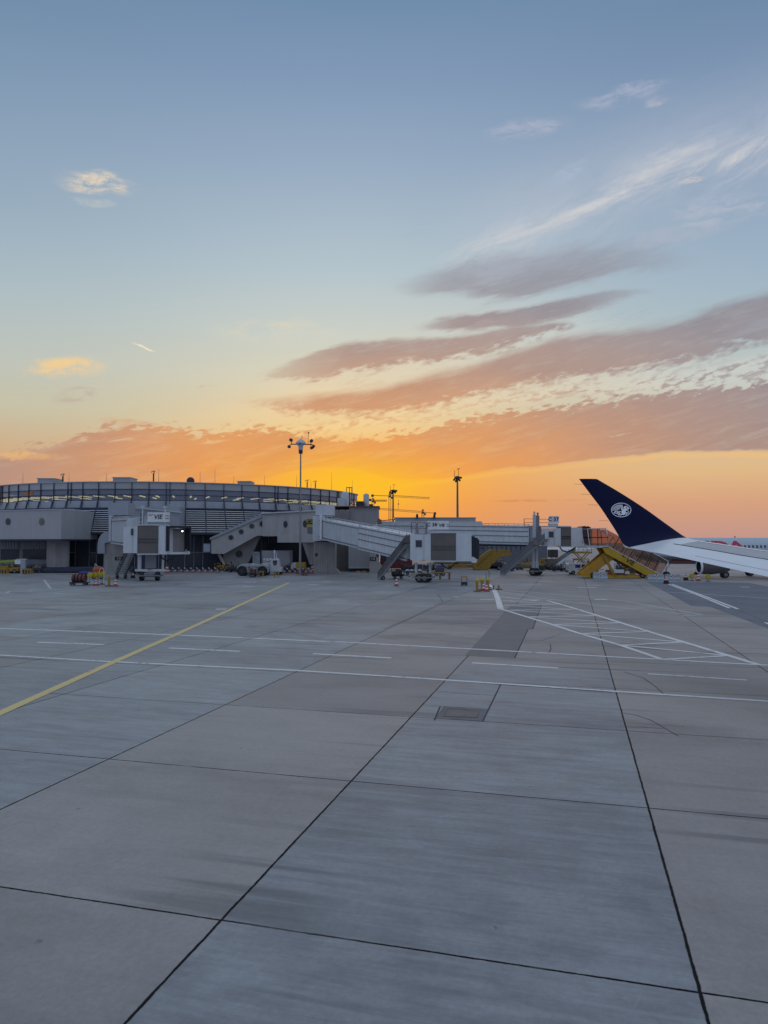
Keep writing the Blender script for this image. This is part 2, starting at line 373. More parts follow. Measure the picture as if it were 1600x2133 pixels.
# longitudinal joints are sealed wider than cross joints
jw = noise(t, vec(t, A, B, 51), 2.2, 6, .75) * .05 - .018
joint = ((eb - jw * .5).ss(.027, .010) * 1.0).m('MAXIMUM', (ea - jw * .5).ss(.020, .009) * noise(t, vec(t, A, B, 2), .8, 2).ss(.15, .5))
wn = t.nodes.new('ShaderNodeTexWhiteNoise'); wn.noise_dimensions = '2D'; t.links.new(vec(t, ia, ib).k, wn.inputs['Vector']); rnd = S(t, wn.outputs['Value'])
# broomed bluish bays: the bay right of the second joint (near rows) and the bays far left
b1 = ib.m('COMPARE', 1.0, .1) * ia.m('LESS_THAN', 2.5) + ib.m('COMPARE', 1.0, .1) * ia.m('COMPARE', 3.0, .1) * fa.m('LESS_THAN', .62)
b2 = ib.m('LESS_THAN', -.5) * (rnd.m('GREATER_THAN', .15))
far = A.ss(26, 44)
blue = ((b1 + b2).clamp() * (1 - far * .35)).clamp()
st = noise(t, vec(t, A * 3.2, B * .45, 1), 1, 6, .66, .3)
st2 = noise(t, vec(t, A * 16, B * 1.1, 4), 1, 4, .7, .2)
bl = noise(t, vec(t, A * .30, B * .16, 9), 1, 5, .6, .4)
blf = noise(t, vec(t, A, B, 3), 1.1, 6, .65, .5)
fine = noise(t, vec(t, A, B, 8), 9, 7, .82)
warm = ramp(t, (bl * .45 + blf * .35 + st * .2), [(.36, (.245, .224, .214)), (.5, (.325, .298, .286)), (.64, (.38, .350, .337))])
cool = ramp(t, (st * .38 + st2 * .12 + blf * .26 + bl * .24), [(.36, (.165, .172, .188)), (.46, (.245, .257, .276)), (.54, (.315, .333, .352)), (.64, (.39, .412, .434))])
base = mixc(t, blue * .9, warm, cool)
base = mixc(t, 1.0, base, ramp(t, rnd, [(0, (.86, .86, .87)), (1, (1.07, 1.07, 1.06))]), 'MULTIPLY')
base = mixc(t, 1.0, base, ramp(t, fine, [(.3, (.85, .85, .85)), (.7, (1.13, 1.13, 1.13))]), 'MULTIPLY')
# oil, rubber and tyre marks where vehicles drive
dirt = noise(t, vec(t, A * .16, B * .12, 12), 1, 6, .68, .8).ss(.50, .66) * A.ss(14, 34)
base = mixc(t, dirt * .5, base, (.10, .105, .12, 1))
tm = noise(t, vec(t, A * 1.4, B * .05, 21), 1, 3, .5).ss(.56, .64) * noise(t, vec(t, A * .1, B * .12, 22), 1, 2).ss(.45, .62)
base = mixc(t, tm * .5, base, (.09, .09, .10, 1))
spots = noise(t, vec(t, A, B, 31), 3.1, 2, .5).ss(.755, .79)
brm = noise(t, vec(t, A * 40, B * .9, 17), 1, 3, .7, .1).ss(.58, .72) * noise(t, vec(t, A * .5, B * .3, 18), 1, 3).ss(.45, .6)
base = mixc(t, brm * blue * .30, base, (.10, .105, .125, 1))
scr = noise(t, vec(t, A * .35 + B * .9, B * 9 - A * 3, 41), 1, 2, .5, .6).ss(.70, .73) * noise(t, vec(t, A * .3, B * .3, 42), 1, 2).ss(.5, .65)
base = mixc(t, scr * .22, base, (.45, .44, .43, 1))
base = mixc(t, spots * .5, base, (.06, .06, .06, 1))
base = mixc(t, joint * .97, base, (.006, .006, .008, 1))
t.links.new(base.k, b.inputs['Base Color'])
t.links.new((.54 + (blf - .5) * .3 - blue * .04).k, b.inputs['Roughness'])
t.links.new((joint * -.47 + .5).k, b.inputs['Specular IOR Level'])
bn = t.nodes.new('ShaderNodeBump'); bn.inputs['Strength'].default_value = .35; bn.inputs['Distance'].default_value = .01
t.links.new((fine * .5 + st2 * .5 - joint * 2.5).k, bn.inputs['Height']); t.links.new(bn.outputs[0], b.inputs['Normal'])
g = MB()
R_ = [-6000, -600, -120, 0, 120, 600, 6000]
for i in range(6):
    for j in range(6): g.add([(R_[i], R_[j], 0), (R_[i + 1], R_[j], 0), (R_[i + 1], R_[j + 1], 0), (R_[i], R_[j + 1], 0)], [(0, 1, 2, 3)])
tag(g.build('ground', gm), None, None, None, 'structure')

def paint(name, colr, wear=.5):
    m = bpy.data.materials.new(name); m.use_nodes = True; t = m.node_tree; b = t.nodes['Principled BSDF']
    ge = t.nodes.new('ShaderNodeNewGeometry'); p = S(t, ge.outputs['Position'])
    n = noise(t, p, 3.5, 5, .7); n2 = noise(t, p, .5, 3)
    f = (n * .7 + n2 * .3).ss(.5 + .12 * wear, .3 + .2 * wear)
    t.links.new(mixc(t, 1 - f * .0 - (n * .6 + n2 * .4).ss(.62 - .14 * wear, .74 - .1 * wear), (.24, .24, .25, 1), colr).k, b.inputs['Base Color']); b.inputs['Roughness'].default_value = .6
    return m
white_p = paint('worn_white_paint', (.78, .77, .76, 1), .75)
white_f = paint('faded_white_paint', (.52, .53, .55, 1), .8)
yellow_p = paint('worn_yellow_paint', (.74, .57, .24, 1), .55)
crackm = mat('crack_filler', (.05, .05, .055), .8)
patchm = mat('dark_patch_concrete', (.205, .188, .188), .7, var=.1, vs=.8)
asph = mat('dark_asphalt', (.15, .163, .19), .72, var=.22, vs=.25)
def line(name, px, wdt, m, z=.008, kind='structure'):
    o = MB().strip([G(*p) for p in px], wdt, z).build(name, m); tag(o, None, None, None, kind); return o
mb = MB()
mb.sheet([G(*p) for p in [(1347, 1212), (1440, 1262), (1480, 1264), (1720, 1355), (1800, 1262), (1560, 1214), (1450, 1212)]], .004)
tag(mb.build('asphalt_path', asph), None, None, None, 'structure')
mb = MB(); mb.sheet([G(*p) for p in [(1053, 1272), (1063, 1262), (1128, 1261), (1108, 1311), (1100, 1311), (1072, 1371), (969, 1365)]], .004)
tag(mb.build('repair_patch', patchm), None, None, None, 'structure')
mb = MB(); mb.sheet([G(*p) for p in [(1320, 1232), (1345, 1222), (1400, 1236), (1400, 1244), (1350, 1240)]], .0045)
line('guide_line', [(-60, 1513), (0, 1486), (240, 1378), (360, 1325), (430, 1293), (560, 1233), (602, 1214)], .37, yellow_p, .012)
line('road_line', [(-200, 1299), (0, 1309), (370, 1323), (740, 1339), (1000, 1353), (1250, 1367), (1380, 1374), (1600, 1386), (1750, 1394)], .28, white_p)
line('road_line', [(-200, 1354), (0, 1365), (240, 1379), (620, 1397), (920, 1416), (1275, 1440), (1600, 1461), (1760, 1471)], .23, white_p)
for a, b_ in (((-190, 1326), (-45, 1332)), ((78, 1338), (217, 1343)), ((352, 1350), (500, 1357)), ((652, 1362), (815, 1371)), ((983, 1381), (1163, 1392)), ((1350, 1404), (1556, 1417))):
    line('lane_dash', [a, b_], .27, white_p)
line('hatch_line', [(1140, 1251), (1205, 1270), (1295, 1298), (1352, 1316), (1425, 1338), (1518, 1366), (1577, 1384)], .32, white_p, .012)
line('hatch_line', [(1043, 1269), (1055, 1272), (1100, 1286), (1150, 1301), (1208, 1320), (1292, 1344), (1380, 1374)], .30, white_p, .012)
line('hatch_line', [(1016, 1216), (1026, 1224), (1033, 1236), (1038, 1250), (1043, 1269)], .5, white_p, .016)
line('hatch_line', [(1380, 1374), (1518, 1366), (1292, 1344), (1425, 1338), (1208, 1320), (1352, 1316), (1150, 1301), (1295, 1298), (1098, 1285), (1245, 1283), (1058, 1271), (1200, 1270), (1045, 1260.5), (1165, 1259), (1043, 1251.5), (1120, 1252), (1042, 1243)], .28, white_p, .0105)
for pts in ([(1040, 1232), (1120, 1245), (1200, 1256), (1300, 1267), (1440, 1280)], [(1040, 1228), (1150, 1237), (1300, 1252), (1465, 1281), (1420, 1283)], [(1030, 1222), (1200, 1223), (1400, 1234), (1600, 1246), (1700, 1251)],
            [(-40, 1236), (12, 1236), (20, 1232), (60, 1232), (70, 1229)], [(92, 1208), (105, 1226), (118, 1227)], [(64, 1239), (190, 1226)], [(400, 1216), (500, 1206)]):
    line('faded_line', pts, .30, white_f)
for x0, x1, y in ((1090, 1127, 1217), (1120, 1152, 1211), (1204, 1244, 1224), (1221, 1253, 1219), (1238, 1264, 1249), (1130, 1160, 1197), (1000, 1030, 1248.5), (944, 958, 1243.5), (1543, 1562, 1223), (509, 534, 1213), (545, 566, 1209), (505, 528, 1222), (641, 664, 1218), (672, 690, 1212), (450, 472, 1269), (112, 135, 1237), (1105, 1125, 1250)):
    line('stand_mark', [(x0, y), (x1, y)], .6, white_f if x0 < 130 else white_p, .0085)
tag(MB().strip([G(*p) for p in [(1393, 1217), (1450, 1238), (1520, 1267)]], .26, .012).strip([G(*p) for p in [(1400, 1217), (1470, 1243), (1533, 1267), (1537, 1269)]], .26, .012).build('lead_line', white_p), None, None, None, 'structure')
tag(MB().strip([G(*p) for p in [(1537, 1270), (1600, 1296), (1680, 1330)]], .12, .012).build('lead_line', mat('faded_red_line', (.20, .13, .12), .7)), None, None, None, 'structure')
line('lead_line', [(1594, 1297), (1640, 1317)], .2, white_p, .016)
for pts, wd in (([(1295, 1485), (1325, 1490), (1355, 1500), (1385, 1517), (1414, 1534)], .022), ([(1300, 1514), (1340, 1515), (1384, 1518)], .018), ([(1300, 1400), (1340, 1412), (1365, 1430), (1384, 1447)], .03), ([(1146, 1342), (1148, 1352), (1142, 1362)], .04), ([(1094, 1335), (1125, 1336), (1170, 1320)], .03),
                ([(905, 1500), (917, 1472)], .05), ([(1006, 1502), (1043, 1426)], .045), ([(1072, 1371), (1100, 1311), (1110, 1310), (1128, 1261)], .06), ([(925, 1416), (1043, 1426), (1275, 1442)], .05), ([(905, 1440), (1030, 1449)], .022), ([(878, 1468), (1015, 1478)], .022), ([(800, 1311), (860, 1285), (923, 1254), (912, 1238)], .05), ([(810, 1242), (870, 1226), (925, 1210)], .07), ([(1243, 1345), (1350, 1352), (1440, 1358), (1600, 1363)], .05)):
    tag(MB().strip([G(*p) for p in pts], wd, .0065).build('surface_crack', crackm), None, None, None, 'structure')
# drain cover set into the apron
o = G(960, 1487); dc = thing('drain_cover', 'rectangular steel access cover set flush in the apron slab', 'access cover', o)
rim_m = mat('rusty_rim', (.22, .15, .13), .7, .2); plate = mat('cover_plate', (.19, .17, .17), .6, .3, bump=.5, bs=20)
q = [G(*p) for p in [(906, 1497), (924, 1472), (1016, 1478), (1006, 1502)]]
MB().sheet(q, .005).build('surround', mat('cover_concrete', (.18, .17, .175), .8), dc)
q2 = [G(*p) for p in [(925, 1493), (934, 1477), (998, 1482), (993, 1495)]]
MB().sheet(q2, .010).build('plate', plate, dc)
MB().strip(q2 + q2[:1], .035, .014).build('rim', rim_m, dc)
# ------------------------------------------------------------------ shared materials
conc = mat('pale_concrete', (.46, .445, .43), .8, var=.12, vs=.6, bump=.2)
conc_d = mat('weathered_concrete', (.36, .348, .335), .85, var=.2, vs=.7, bump=.3)
panel = mat('grey_cladding', (.43, .435, .45), .45, var=.06, vs=.4)
panel_b = mat('blue_grey_cladding', (.35, .38, .42), .45, var=.08, vs=.5)
wht = mat('white_painted_metal', (.66, .70, .72), .4, var=.09, vs=.9)
wht2 = mat('pale_painted_metal', (.54, .58, .61), .45, var=.10, vs=1.2)
whc = mat('clean_white_paint', (.75, .76, .77), .35, var=.06)
steel = mat('galvanised_steel', (.24, .25, .26), .5, .5, var=.15, vs=3)
dark = mat('dark_steel', (.045, .048, .06), .5, .3)
navy = mat('dark_blue_frame', (.035, .045, .085), .5, .2)
blk = mat('black_rubber', (.018, .018, .02), .75, var=.2)
void = mat('dark_interior', (.03, .032, .038), .9)
brown = mat('brown_curtain', (.165, .145, .135), .8, var=.08, vs=1)
yel = mat('airport_yellow', (.52, .32, .02), .5, var=.14, vs=2)
yel2 = mat('ochre_yellow', (.36, .215, .03), .55, var=.18, vs=2)
yelb = mat('bright_yellow', (.52, .39, .03), .5)
red = mat('signal_red', (.48, .05, .035), .5)
redd = mat('dull_red', (.30, .045, .035), .55)
rust = mat('rust_brown', (.20, .09, .05), .7)
grn = mat('lime_green', (.30, .42, .05), .5)
blu = mat('tarpaulin_blue', (.03, .04, .22), .6)
letter = mat('black_lettering', (.012, .012, .014), .6)
sand = mat('sand_board', (.45, .30, .14), .7)
lamp_on = mat('lit_tube', (1, .80, .28), .5, emit=2.2)
lamp_w = mat('lit_bulb', (1, .92, .7), .5, emit=9)
def glassm(name, tint, tr, rough=.05):
    m = bpy.data.materials.new(name); m.use_nodes = True; t = m.node_tree; t.nodes.clear()
    o = t.nodes.new('ShaderNodeOutputMaterial'); mx = t.nodes.new('ShaderNodeMixShader'); mx.inputs[0].default_value = tr
    gl = t.nodes.new('ShaderNodeBsdfPrincipled'); gl.inputs['Base Color'].default_value = (*[c * .5 for c in tint], 1); gl.inputs['Roughness'].default_value = rough; gl.inputs['Specular IOR Level'].default_value = .8
    tb = t.nodes.new('ShaderNodeBsdfTransparent'); tb.inputs[0].default_value = (*tint, 1)
    t.links.new(gl.outputs[0], mx.inputs[1]); t.links.new(tb.outputs[0], mx.inputs[2]); t.links.new(mx.outputs[0], o.inputs[0]); return m
glass = glassm('facade_glass', (.74, .79, .92), .55)
wglass = mat('window_glass', (.045, .055, .075), .2, spec=.5)
tint = glassm('bronze_tinted_glazing', (.84, .72, .65), .88, .15)

def pb(m, x0, y0, x1, y1, Y, dep, back=0):           # box whose front face spans two pixels at depth Y
    a, b_ = P(x0, y1, Y), P(x1, y0, Y)
    return m.box(((a.x + b_.x) / 2, Y + dep / 2, (a.z + b_.z) / 2), (abs(b_.x - a.x), dep, abs(b_.z - a.z)))
def gbase(px, Y): r = P(px, HOR, Y); return Vector((r.x, Y, 0))
def one(name, mb, m, label, cat, group=None, smooth=False):
    xs = mb.v; cx = sum(p[0] for p in xs) / len(xs); cy = sum(p[1] for p in xs) / len(xs); cz = min(p[2] for p in xs)
    mb.v = [(p[0] - cx, p[1] - cy, p[2] - cz) for p in xs]
    o = mb.build(name, m, smooth=smooth); o.location = (cx, cy, cz); return tag(o, label, cat, group)
def disc(m, c, ax, r, h=.08, n=20, sx=1.0):           # thin round plate
    return m.cyl(c, ax, r, h, n)
def logo(parent, c, ax, up, h, m, txt='VIE', small=True):   # bird tick, letters and two small lines
    c = Vector(c); ax = Vector(ax).normalized(); up = Vector(up)
    text_mesh('lettering', txt, h * 1.5, m, parent, c, ax, up, .012, .025 * h, .2)
    k = MB(); n = ax.cross(up).normalized() * .015
    q = c - ax * h * 1.75 + up * h * .35
    for a, b_, w_ in (((-.75, .25), (.15, .02), .12), ((-.35, .55), (.15, .02), .13), ((.15, .02), (.75, .5), .1)):
        k.bar(q + ax * a[0] * h * .8 + up * a[1] * h * .8 + n, q + ax * b_[0] * h * .8 + up * b_[1] * h * .8 + n, w_ * h, .02)
    k.build('bird_mark', m, parent)
    if small:
        text_mesh('small_lettering', 'Vienna', h * .42, m, parent, c + ax * h * 2.35 + up * h * .3, ax, up, .01)
        text_mesh('small_lettering', 'Airport', h * .42, m, parent, c + ax * h * 2.35 - up * h * .3, ax, up, .01)

# ------------------------------------------------------------------ curved terminal pier
TC, TR = Vector((-50.09, 178.14, 0)), 44.6
def tp(th, r, z): return Vector((TC.x + r * math.sin(th), TC.y - r * math.cos(th), z))
def th_px(px, r=TR):
    d = ray(px, HOR); d = Vector((d.x, d.y)); o = -Vector((TC.x, TC.y)); a = d.dot(d); b_ = 2 * d.dot(o); c = o.dot(o) - r * r
    q = d * ((-b_ - math.sqrt(max(0, b_ * b_ - 4 * a * c))) / (2 * a)) + o; return math.atan2(q.x, -q.y)
ta, tb_, tc_ = th_px(140), th_px(345), th_px(572)
step = (tb_ - ta) / 6.0
edges = [ta + step * k for k in range(-11, 0)] + [ta + step * k for k in range(0, 7)] + [tb_ + (tc_ - tb_) / 6 * k for k in range(1, 7)] + [tc_ + step * .98 * k for k in range(1, 11)]
def wall(m, a, b_, r0, z0, r1, z1, n=1, thick=.12):
    for k in range(n):
        u, v_ = a + (b_ - a) * k / n, a + (b_ - a) * (k + 1) / n
        m.add([tp(u, r0, z0), tp(v_, r0, z0), tp(v_, r1, z1), tp(u, r1, z1), tp(u, r0 - thick, z0), tp(v_, r0 - thick, z0), tp(v_, r1 - thick, z1), tp(u, r1 - thick, z1)],
              [(0, 1, 2, 3), (7, 6, 5, 4), (3, 2, 6, 7), (1, 0, 4, 5), (0, 3, 7, 4), (2, 1, 5, 6)])
    return m
T = thing('terminal_building', 'long curved grey terminal pier with ribbon windows, lit tubes inside and louvres below', 'terminal', tp(0, TR, 0))
e0, e1 = edges[0], edges[-1]; NB = len(edges) - 1
m = MB(); n = 60; top = [tp(e0 + (e1 - e0) * k / n, TR + .25, 16.55) for k in range(n + 1)]
m.prism(top + [Vector((-10, 215, 16.55)), Vector((-90, 215, 16.55))], (0, 0, .16)); m.build('roof', panel, T)
m = MB(); wall(m, e0, e1, TR - 15, 11.7, TR - 15, 16.4, 40, .2); m.build('inner_wall', panel_b, T)
m = MB()
for k in range(NB):
    a, b_ = edges[k], edges[k + 1]
    m.add([tp(a, TR + .6, 11.6), tp(b_, TR + .6, 11.6), tp(b_, TR - 15, 11.6), tp(a, TR - 15, 11.6), tp(a, TR + .6, 11.75), tp(b_, TR + .6, 11.75), tp(b_, TR - 15, 11.75), tp(a, TR - 15, 11.75)], [(0, 3, 2, 1), (4, 5, 6, 7), (0, 1, 5, 4)])
m.build('floor', void, T)
m = MB()
for k in range(NB):
    a, b_ = edges[k], edges[k + 1]; m.prism([tp(a, TR - .25, 14.22), tp(b_, TR - .25, 14.22), tp(b_, TR - 15, 14.22), tp(a, TR - 15, 14.22)], (0, 0, .1))
m.build('ceiling', panel_b, T)
m = MB(); wall(m, e0, e1, TR + .95, 11.45, TR + .95, 11.72, 48, 1.5); m.build('ledge', navy, T)
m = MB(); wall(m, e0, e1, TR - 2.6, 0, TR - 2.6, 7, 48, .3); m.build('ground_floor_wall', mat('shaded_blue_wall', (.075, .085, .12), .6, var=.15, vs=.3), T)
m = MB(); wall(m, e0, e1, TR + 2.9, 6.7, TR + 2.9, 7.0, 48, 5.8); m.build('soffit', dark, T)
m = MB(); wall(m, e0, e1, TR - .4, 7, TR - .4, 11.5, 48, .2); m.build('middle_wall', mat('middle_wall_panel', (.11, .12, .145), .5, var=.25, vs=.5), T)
dbl = {11, 17, 23, 29, 5}
for k in range(NB):
    a, b_ = edges[k], edges[k + 1]; g_ = (b_ - a) * .012
    m = MB(); wall(m, a + g_, b_ - g_, TR, 15.25, TR, 16.55, 2); m.build('fascia_panel', panel, T)
    m = MB(); wall(m, a, b_, TR - .02, 13.15, TR - .02, 15.25, 2, .05); w_ = m.build('window', glass, T)
    m = MB()
    for z in (15.25, 14.2, 13.15): wall(m, a, b_, TR + .10, z - .045, TR + .10, z + .045, 2, .12)
    for i, th in enumerate([a] + ([a + .22 * step] if k in dbl else [])):
        m.bar(tp(th, TR + .10, 11.75), tp(th, TR + .10, 16.5), .09, .2, up=(math.sin(th), -math.cos(th), 0))
    m.build('frame', navy, w_)
    m = MB(); wall(m, a + g_, b_ - g_, TR + .30, 11.75, TR + .12, 13.08, 2, .08); m.build('spandrel_panel', panel_b, T)
    m = MB(); m.bar(tp(a, TR + .75, 11.7), tp(a, TR + .36, 13.0), .2, .2, up=(math.sin(a), -math.cos(a), 0)); m.build('bracket', navy, T)
    m = MB()
    for j in range(11):
        z = 11.2 - j * .40; rr = TR + .95 + (11.5 - z) / 4.5 * 1.9
        wall(m, a, b_, rr, z - .07, rr - .05, z + .07, 2, .28)
    lv = m.build('louvre', wht2, T)
    m = MB(); m.bar(tp(a, TR + .85, 11.45), tp(a, TR + 2.75, 7.0), .2, .22, up=(math.sin(a), -math.cos(a), 0)); m.build('louvre_post', navy, lv)
    if k % 2 == 0:
        m = MB(); wall(m, a + g_ * 6, b_ - g_ * 6, TR - 2.5, .6, TR - 2.5, 3.2, 2, .05); gw = m.build('ground_window', wglass, T)
        m = MB()
        for th in (a, (a + b_) / 2, b_): m.bar(tp(th, TR - 2.45, 0), tp(th, TR - 2.45, 6.6), .12, .12)
        wall(m, a, b_, TR - 2.42, 3.2, TR - 2.42, 3.34, 2, .1); m.build('frame', panel_b, gw)
    # ceiling light tubes, laid along the radius
    for (dr, off, ln) in ((2.0, .3, 4.0),) + (((8.0, .7, 3.2),) if k % 3 == 0 else ()) + ():
        if k in (17, 20) and dr > 4: continue
        th = a + (b_ - a) * off
        m = MB(); m.bar(tp(th, TR - dr, 14.12), tp(th, TR - dr - ln, 14.12), .24, .10); m.build('ceiling_light', lamp_on, T)
m = MB(); wall(m, th_px(47), th_px(67), TR + .06, 13.3 + .9, TR + .06, 15.1, 2, .05); m.build('orange_blind', mat('orange_blind', (.42, .19, .09), .7), T)
for x0, y0, x1, y1, Y_ in ((78, 997, 113, 1008, 143), (235, 995, 271, 1006, 138), (495, 1003, 522, 1012, 146), (113, 1003, 122, 1008, 143)):
    m = MB(); pb(m, x0, y0, x1, y1, Y_, 4); m.box((P((x0 + x1) / 2, y0, Y_).x, Y_ + 2, P(0, y0, Y_).z + .04), (abs(x1 - x0) / F * Y_ + .3, 4.3, .12)); m.build('rooftop_unit', panel_b, T)
m = MB(); c = P(397, 1002, 140); m.ball(c, .8, 14); m.cyl(c - Vector((0, 0, .9)), (0, 0, 1), .3, 1.2); m.build('roof_dome', dark, T, smooth=True)
for x, y, Y_ in ((131, 992, 140), (320, 986, 138), (640, 1004, 158), (657, 1006, 160)):
    m = MB(); a = P(x, y, Y_); m.bar((a.x, a.y, 16.6), a, .22); m.bar(a, a + Vector((.3, 0, .5)), .12); m.bar(a + Vector((-.5, 0, .2)), a + Vector((.1, 0, .5)), .12); m.build('roof_vent_pipe', dark, T)
for x, y, Y_ in ((48, 985, 145), (144, 984, 142), (222, 985, 140), (331, 976, 138), (417, 982, 142), (448, 977, 142), (487, 991, 146), (551, 990, 150), (618, 990, 152), (648, 1000, 155), (691, 985, 160), (734, 1000, 170)):
    m = MB(); a = P(x, y, Y_); m.tube([(a.x, a.y, 16.6), a], [.05, .02], 5); m.build('lightning_rod', steel, T)

# blocks right of the curved pier
Bk = thing('annex_building', 'blank mauve-grey annex with rooftop tanks beside the curved terminal, behind the C36 bridge', 'building', gbase(740, 132))
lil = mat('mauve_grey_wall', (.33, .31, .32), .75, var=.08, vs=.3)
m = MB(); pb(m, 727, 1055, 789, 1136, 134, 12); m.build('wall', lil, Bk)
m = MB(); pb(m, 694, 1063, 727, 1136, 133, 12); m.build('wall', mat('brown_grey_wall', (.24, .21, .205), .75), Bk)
m = MB(); pb(m, 689, 1054, 791, 1055.6, 133.4, 12.6); m.build('roof', mat('rusty_flashing', (.16, .09, .075), .7), Bk)
for x0, x1, y0, y1, Y_ in ((711, 727, 1024, 1055, 139), (757, 769, 1028, 1055, 142)):
    m = MB(); c = P((x0 + x1) / 2, y1, Y_); r_ = (x1 - x0) / 2 / F * Y_; h_ = (y1 - y0) / F * Y_
    m.lathe(c, [(r_, 0), (r_, h_ - r_ * .6), (r_ * .85, h_ - r_ * .25), (r_ * .5, h_), (.01, h_ + .05)], 18); m.build('tank', wht2, Bk, smooth=True)
m = MB(); pb(m, 703, 1037, 718, 1055, 136, 4); m.build('rooftop_unit', wht2, Bk)
m = MB(); pb(m, 742, 1044, 757, 1055, 140, 4); pb(m, 769, 1050, 777, 1055, 139, 2); m.build('rooftop_unit', dark, Bk)
m = MB()
for x in (722, 728, 733): a = P(x, 1015, 150); m.bar((a.x, a.y, 14), a, .14)
a, b_ = P(722, 1015.5, 150), P(733, 1015.5, 150); m.bar(a, b_, .14); m.build('pipe_frame', dark, Bk)
for x0, x1 in ((726, 771),):
    m = MB(); pb(m, x0, 1128, x1, 1181, 126, 6); m.build('lower_wall', panel, Bk)
    m = MB(); pb(m, x0, 1181, x1, 1184, 125.9, 6); m.build('base_strip', wht2, Bk)
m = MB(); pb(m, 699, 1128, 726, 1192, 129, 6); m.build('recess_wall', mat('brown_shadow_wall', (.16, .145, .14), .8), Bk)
m = MB(); pb(m, 726, 1184, 795, 1196, 127, 3); m.build('plinth', mat('dark_plinth', (.10, .10, .11), .8), Bk)
for x in (735, 746, 758, 768, 779):
    m = MB(); pb(m, x - 4.5, 1191.5 - (x % 3), x + 4.5, 1195, 123, .8); m.m = 0; one('stacked_board', m, sand, {735: 'leftmost low tan board pile at the foot of the annex', 746: 'second tan board pile from the left by the annex foot', 758: 'middle low tan board pile at the annex foot', 768: 'fourth tan board pile from the left by the annex foot', 779: 'rightmost low tan board pile next to the C36 pillar'}[x], 'boards', 'low board piles along the annex foot')

# roofed link far behind, towards C37
fl = thing('far_hall', 'long low grey hall with two small chimneys on the skyline behind the C36 sign', 'building', gbase(900, 150))
m = MB(); pb(m, 823, 1079, 991, 1124, 152, 14); m.build('wall', panel, fl)
m = MB(); pb(m, 821, 1077.6, 992, 1079.4, 151.8, 14.5); m.build('roof', panel_b, fl)
m = MB(); pb(m, 780, 1086, 1004, 1100, 144, 6); m.build('lower_block', wht2, fl)
m = MB(); pb(m, 990, 1090, 1006, 1100, 150, 6); m.build('roof_step', panel, fl)
for x in (869, 905): m = MB(); pb(m, x - 2.5, 1072.5, x + 2.5, 1080, 151, .6); pb(m, x - 1.5, 1070.5, x + 2, 1073, 151, .5); m.build('chimney', dark, fl)
m = MB(); pb(m, 905, 1124, 1140, 1172, 175, 8); one('storage_hall', m, mat('blue_grey_shed', (.135, .15, .18), .7, var=.15, vs=.3), 'dark blue-grey shed wall behind the yellow stair truck, under the C37 bridge', 'building')

# concrete corridor on the far left, over a ground floor and column
lc = thing('boarding_corridor', 'raised grey corridor with two round windows at the left edge', 'corridor', gbase(70, 124))
m = MB(); a = [P(-60, 1062, 128), P(128, 1064, 121)]; z0 = P(0, 1123, 122).z; z1 = P(0, 1063, 123).z
pl = [Vector((P(-90, 1060, 130).x, 130, z0)), Vector((P(128, 1060, 120).x, 120, z0)), Vector((P(156, 1060, 124).x, 124, z0)), Vector((P(156, 1060, 124).x, 134, z0)), Vector((P(-90, 1060, 130).x, 138, z0))]
m.prism(pl, (0, 0, z1 - z0)); m.build('wall', panel, lc)
m = MB(); m.prism([Vector((p.x, p.y - .15, z1)) for p in pl], (0, 0, .12)); m.build('roof', wht2, lc)
m = MB(); m.prism([Vector((p.x, p.y - .12, z0 - .25)) for p in pl], (0, 0, .25)); m.build('edge_beam', navy, lc)
def on_front(px, py): # a point on the corridor's front face
    f_ = (px + 90) / 218; Y_ = 130 - 10 * f_
    return P(px, py, Y_)
nrm = (pl[1] - pl[0]).normalized().cross(Vector((0, 0, 1)))
for px in (17, 87):
    _n = (pl[1] - pl[0]).normalized().cross(Vector((0, 0, 1))); _d = ray(px, 1086.5); _o = Vector((0, 0, EYE)); c = _o + _d * ((Vector((pl[0].x, pl[0].y, 0)) - _o).dot(_n) / _d.dot(_n))
    m = MB(); m.cyl(c, nrm, .66, .10, 24); wd = m.build('round_window', steel, lc)
    m = MB(); m.cyl(c + nrm * .04, nrm, .54, .10, 24); m.build('pane', mat('warm_lit_pane', (.20, .16, .12), .3) if px == 87 else wglass, wd)
m = MB(); pb(m, -90, 1124, 103, 1184, 131, 1); m.build('ground_floor_wall', conc_d, lc)
for x0, x1 in ((1, 39), (47, 96)):
    m = MB(); pb(m, x0, 1144, x1, 1165, 130.9, .2); wd = m.build('window', wglass, lc)
    m = MB(); pb(m, x0, 1128, x1, 1143, 130.85, .12); pb(m, x0, 1166, x1, 1176, 130.85, .1)
    for x in range(int(x0) + 4, int(x1), 6): pb(m, x, 1128, x + .8, 1143, 130.75, .1)
    m.build('frame', panel_b, wd)
m = MB()
for k in range(7): m.cyl((P(103 + k * 4.2, 1100, 126).x, 126.4 + .25 * abs(k - 3), z0 / 2), (0, 0, 1), .9, z0 - .3, 14)
pb(m, 101, 1126, 130, 1180, 126.4, 3); m.build('column', conc, lc, smooth=True)
m = MB(); pb(m, -100, 1183, 205, 1191, 122, 8); one('blue_kerb', m, mat('dark_blue_kerb', (.05, .06, .10), .8), 'low dark blue kerb strip along the foot of the left corridor', 'kerb')  # kerb in an even dark blue
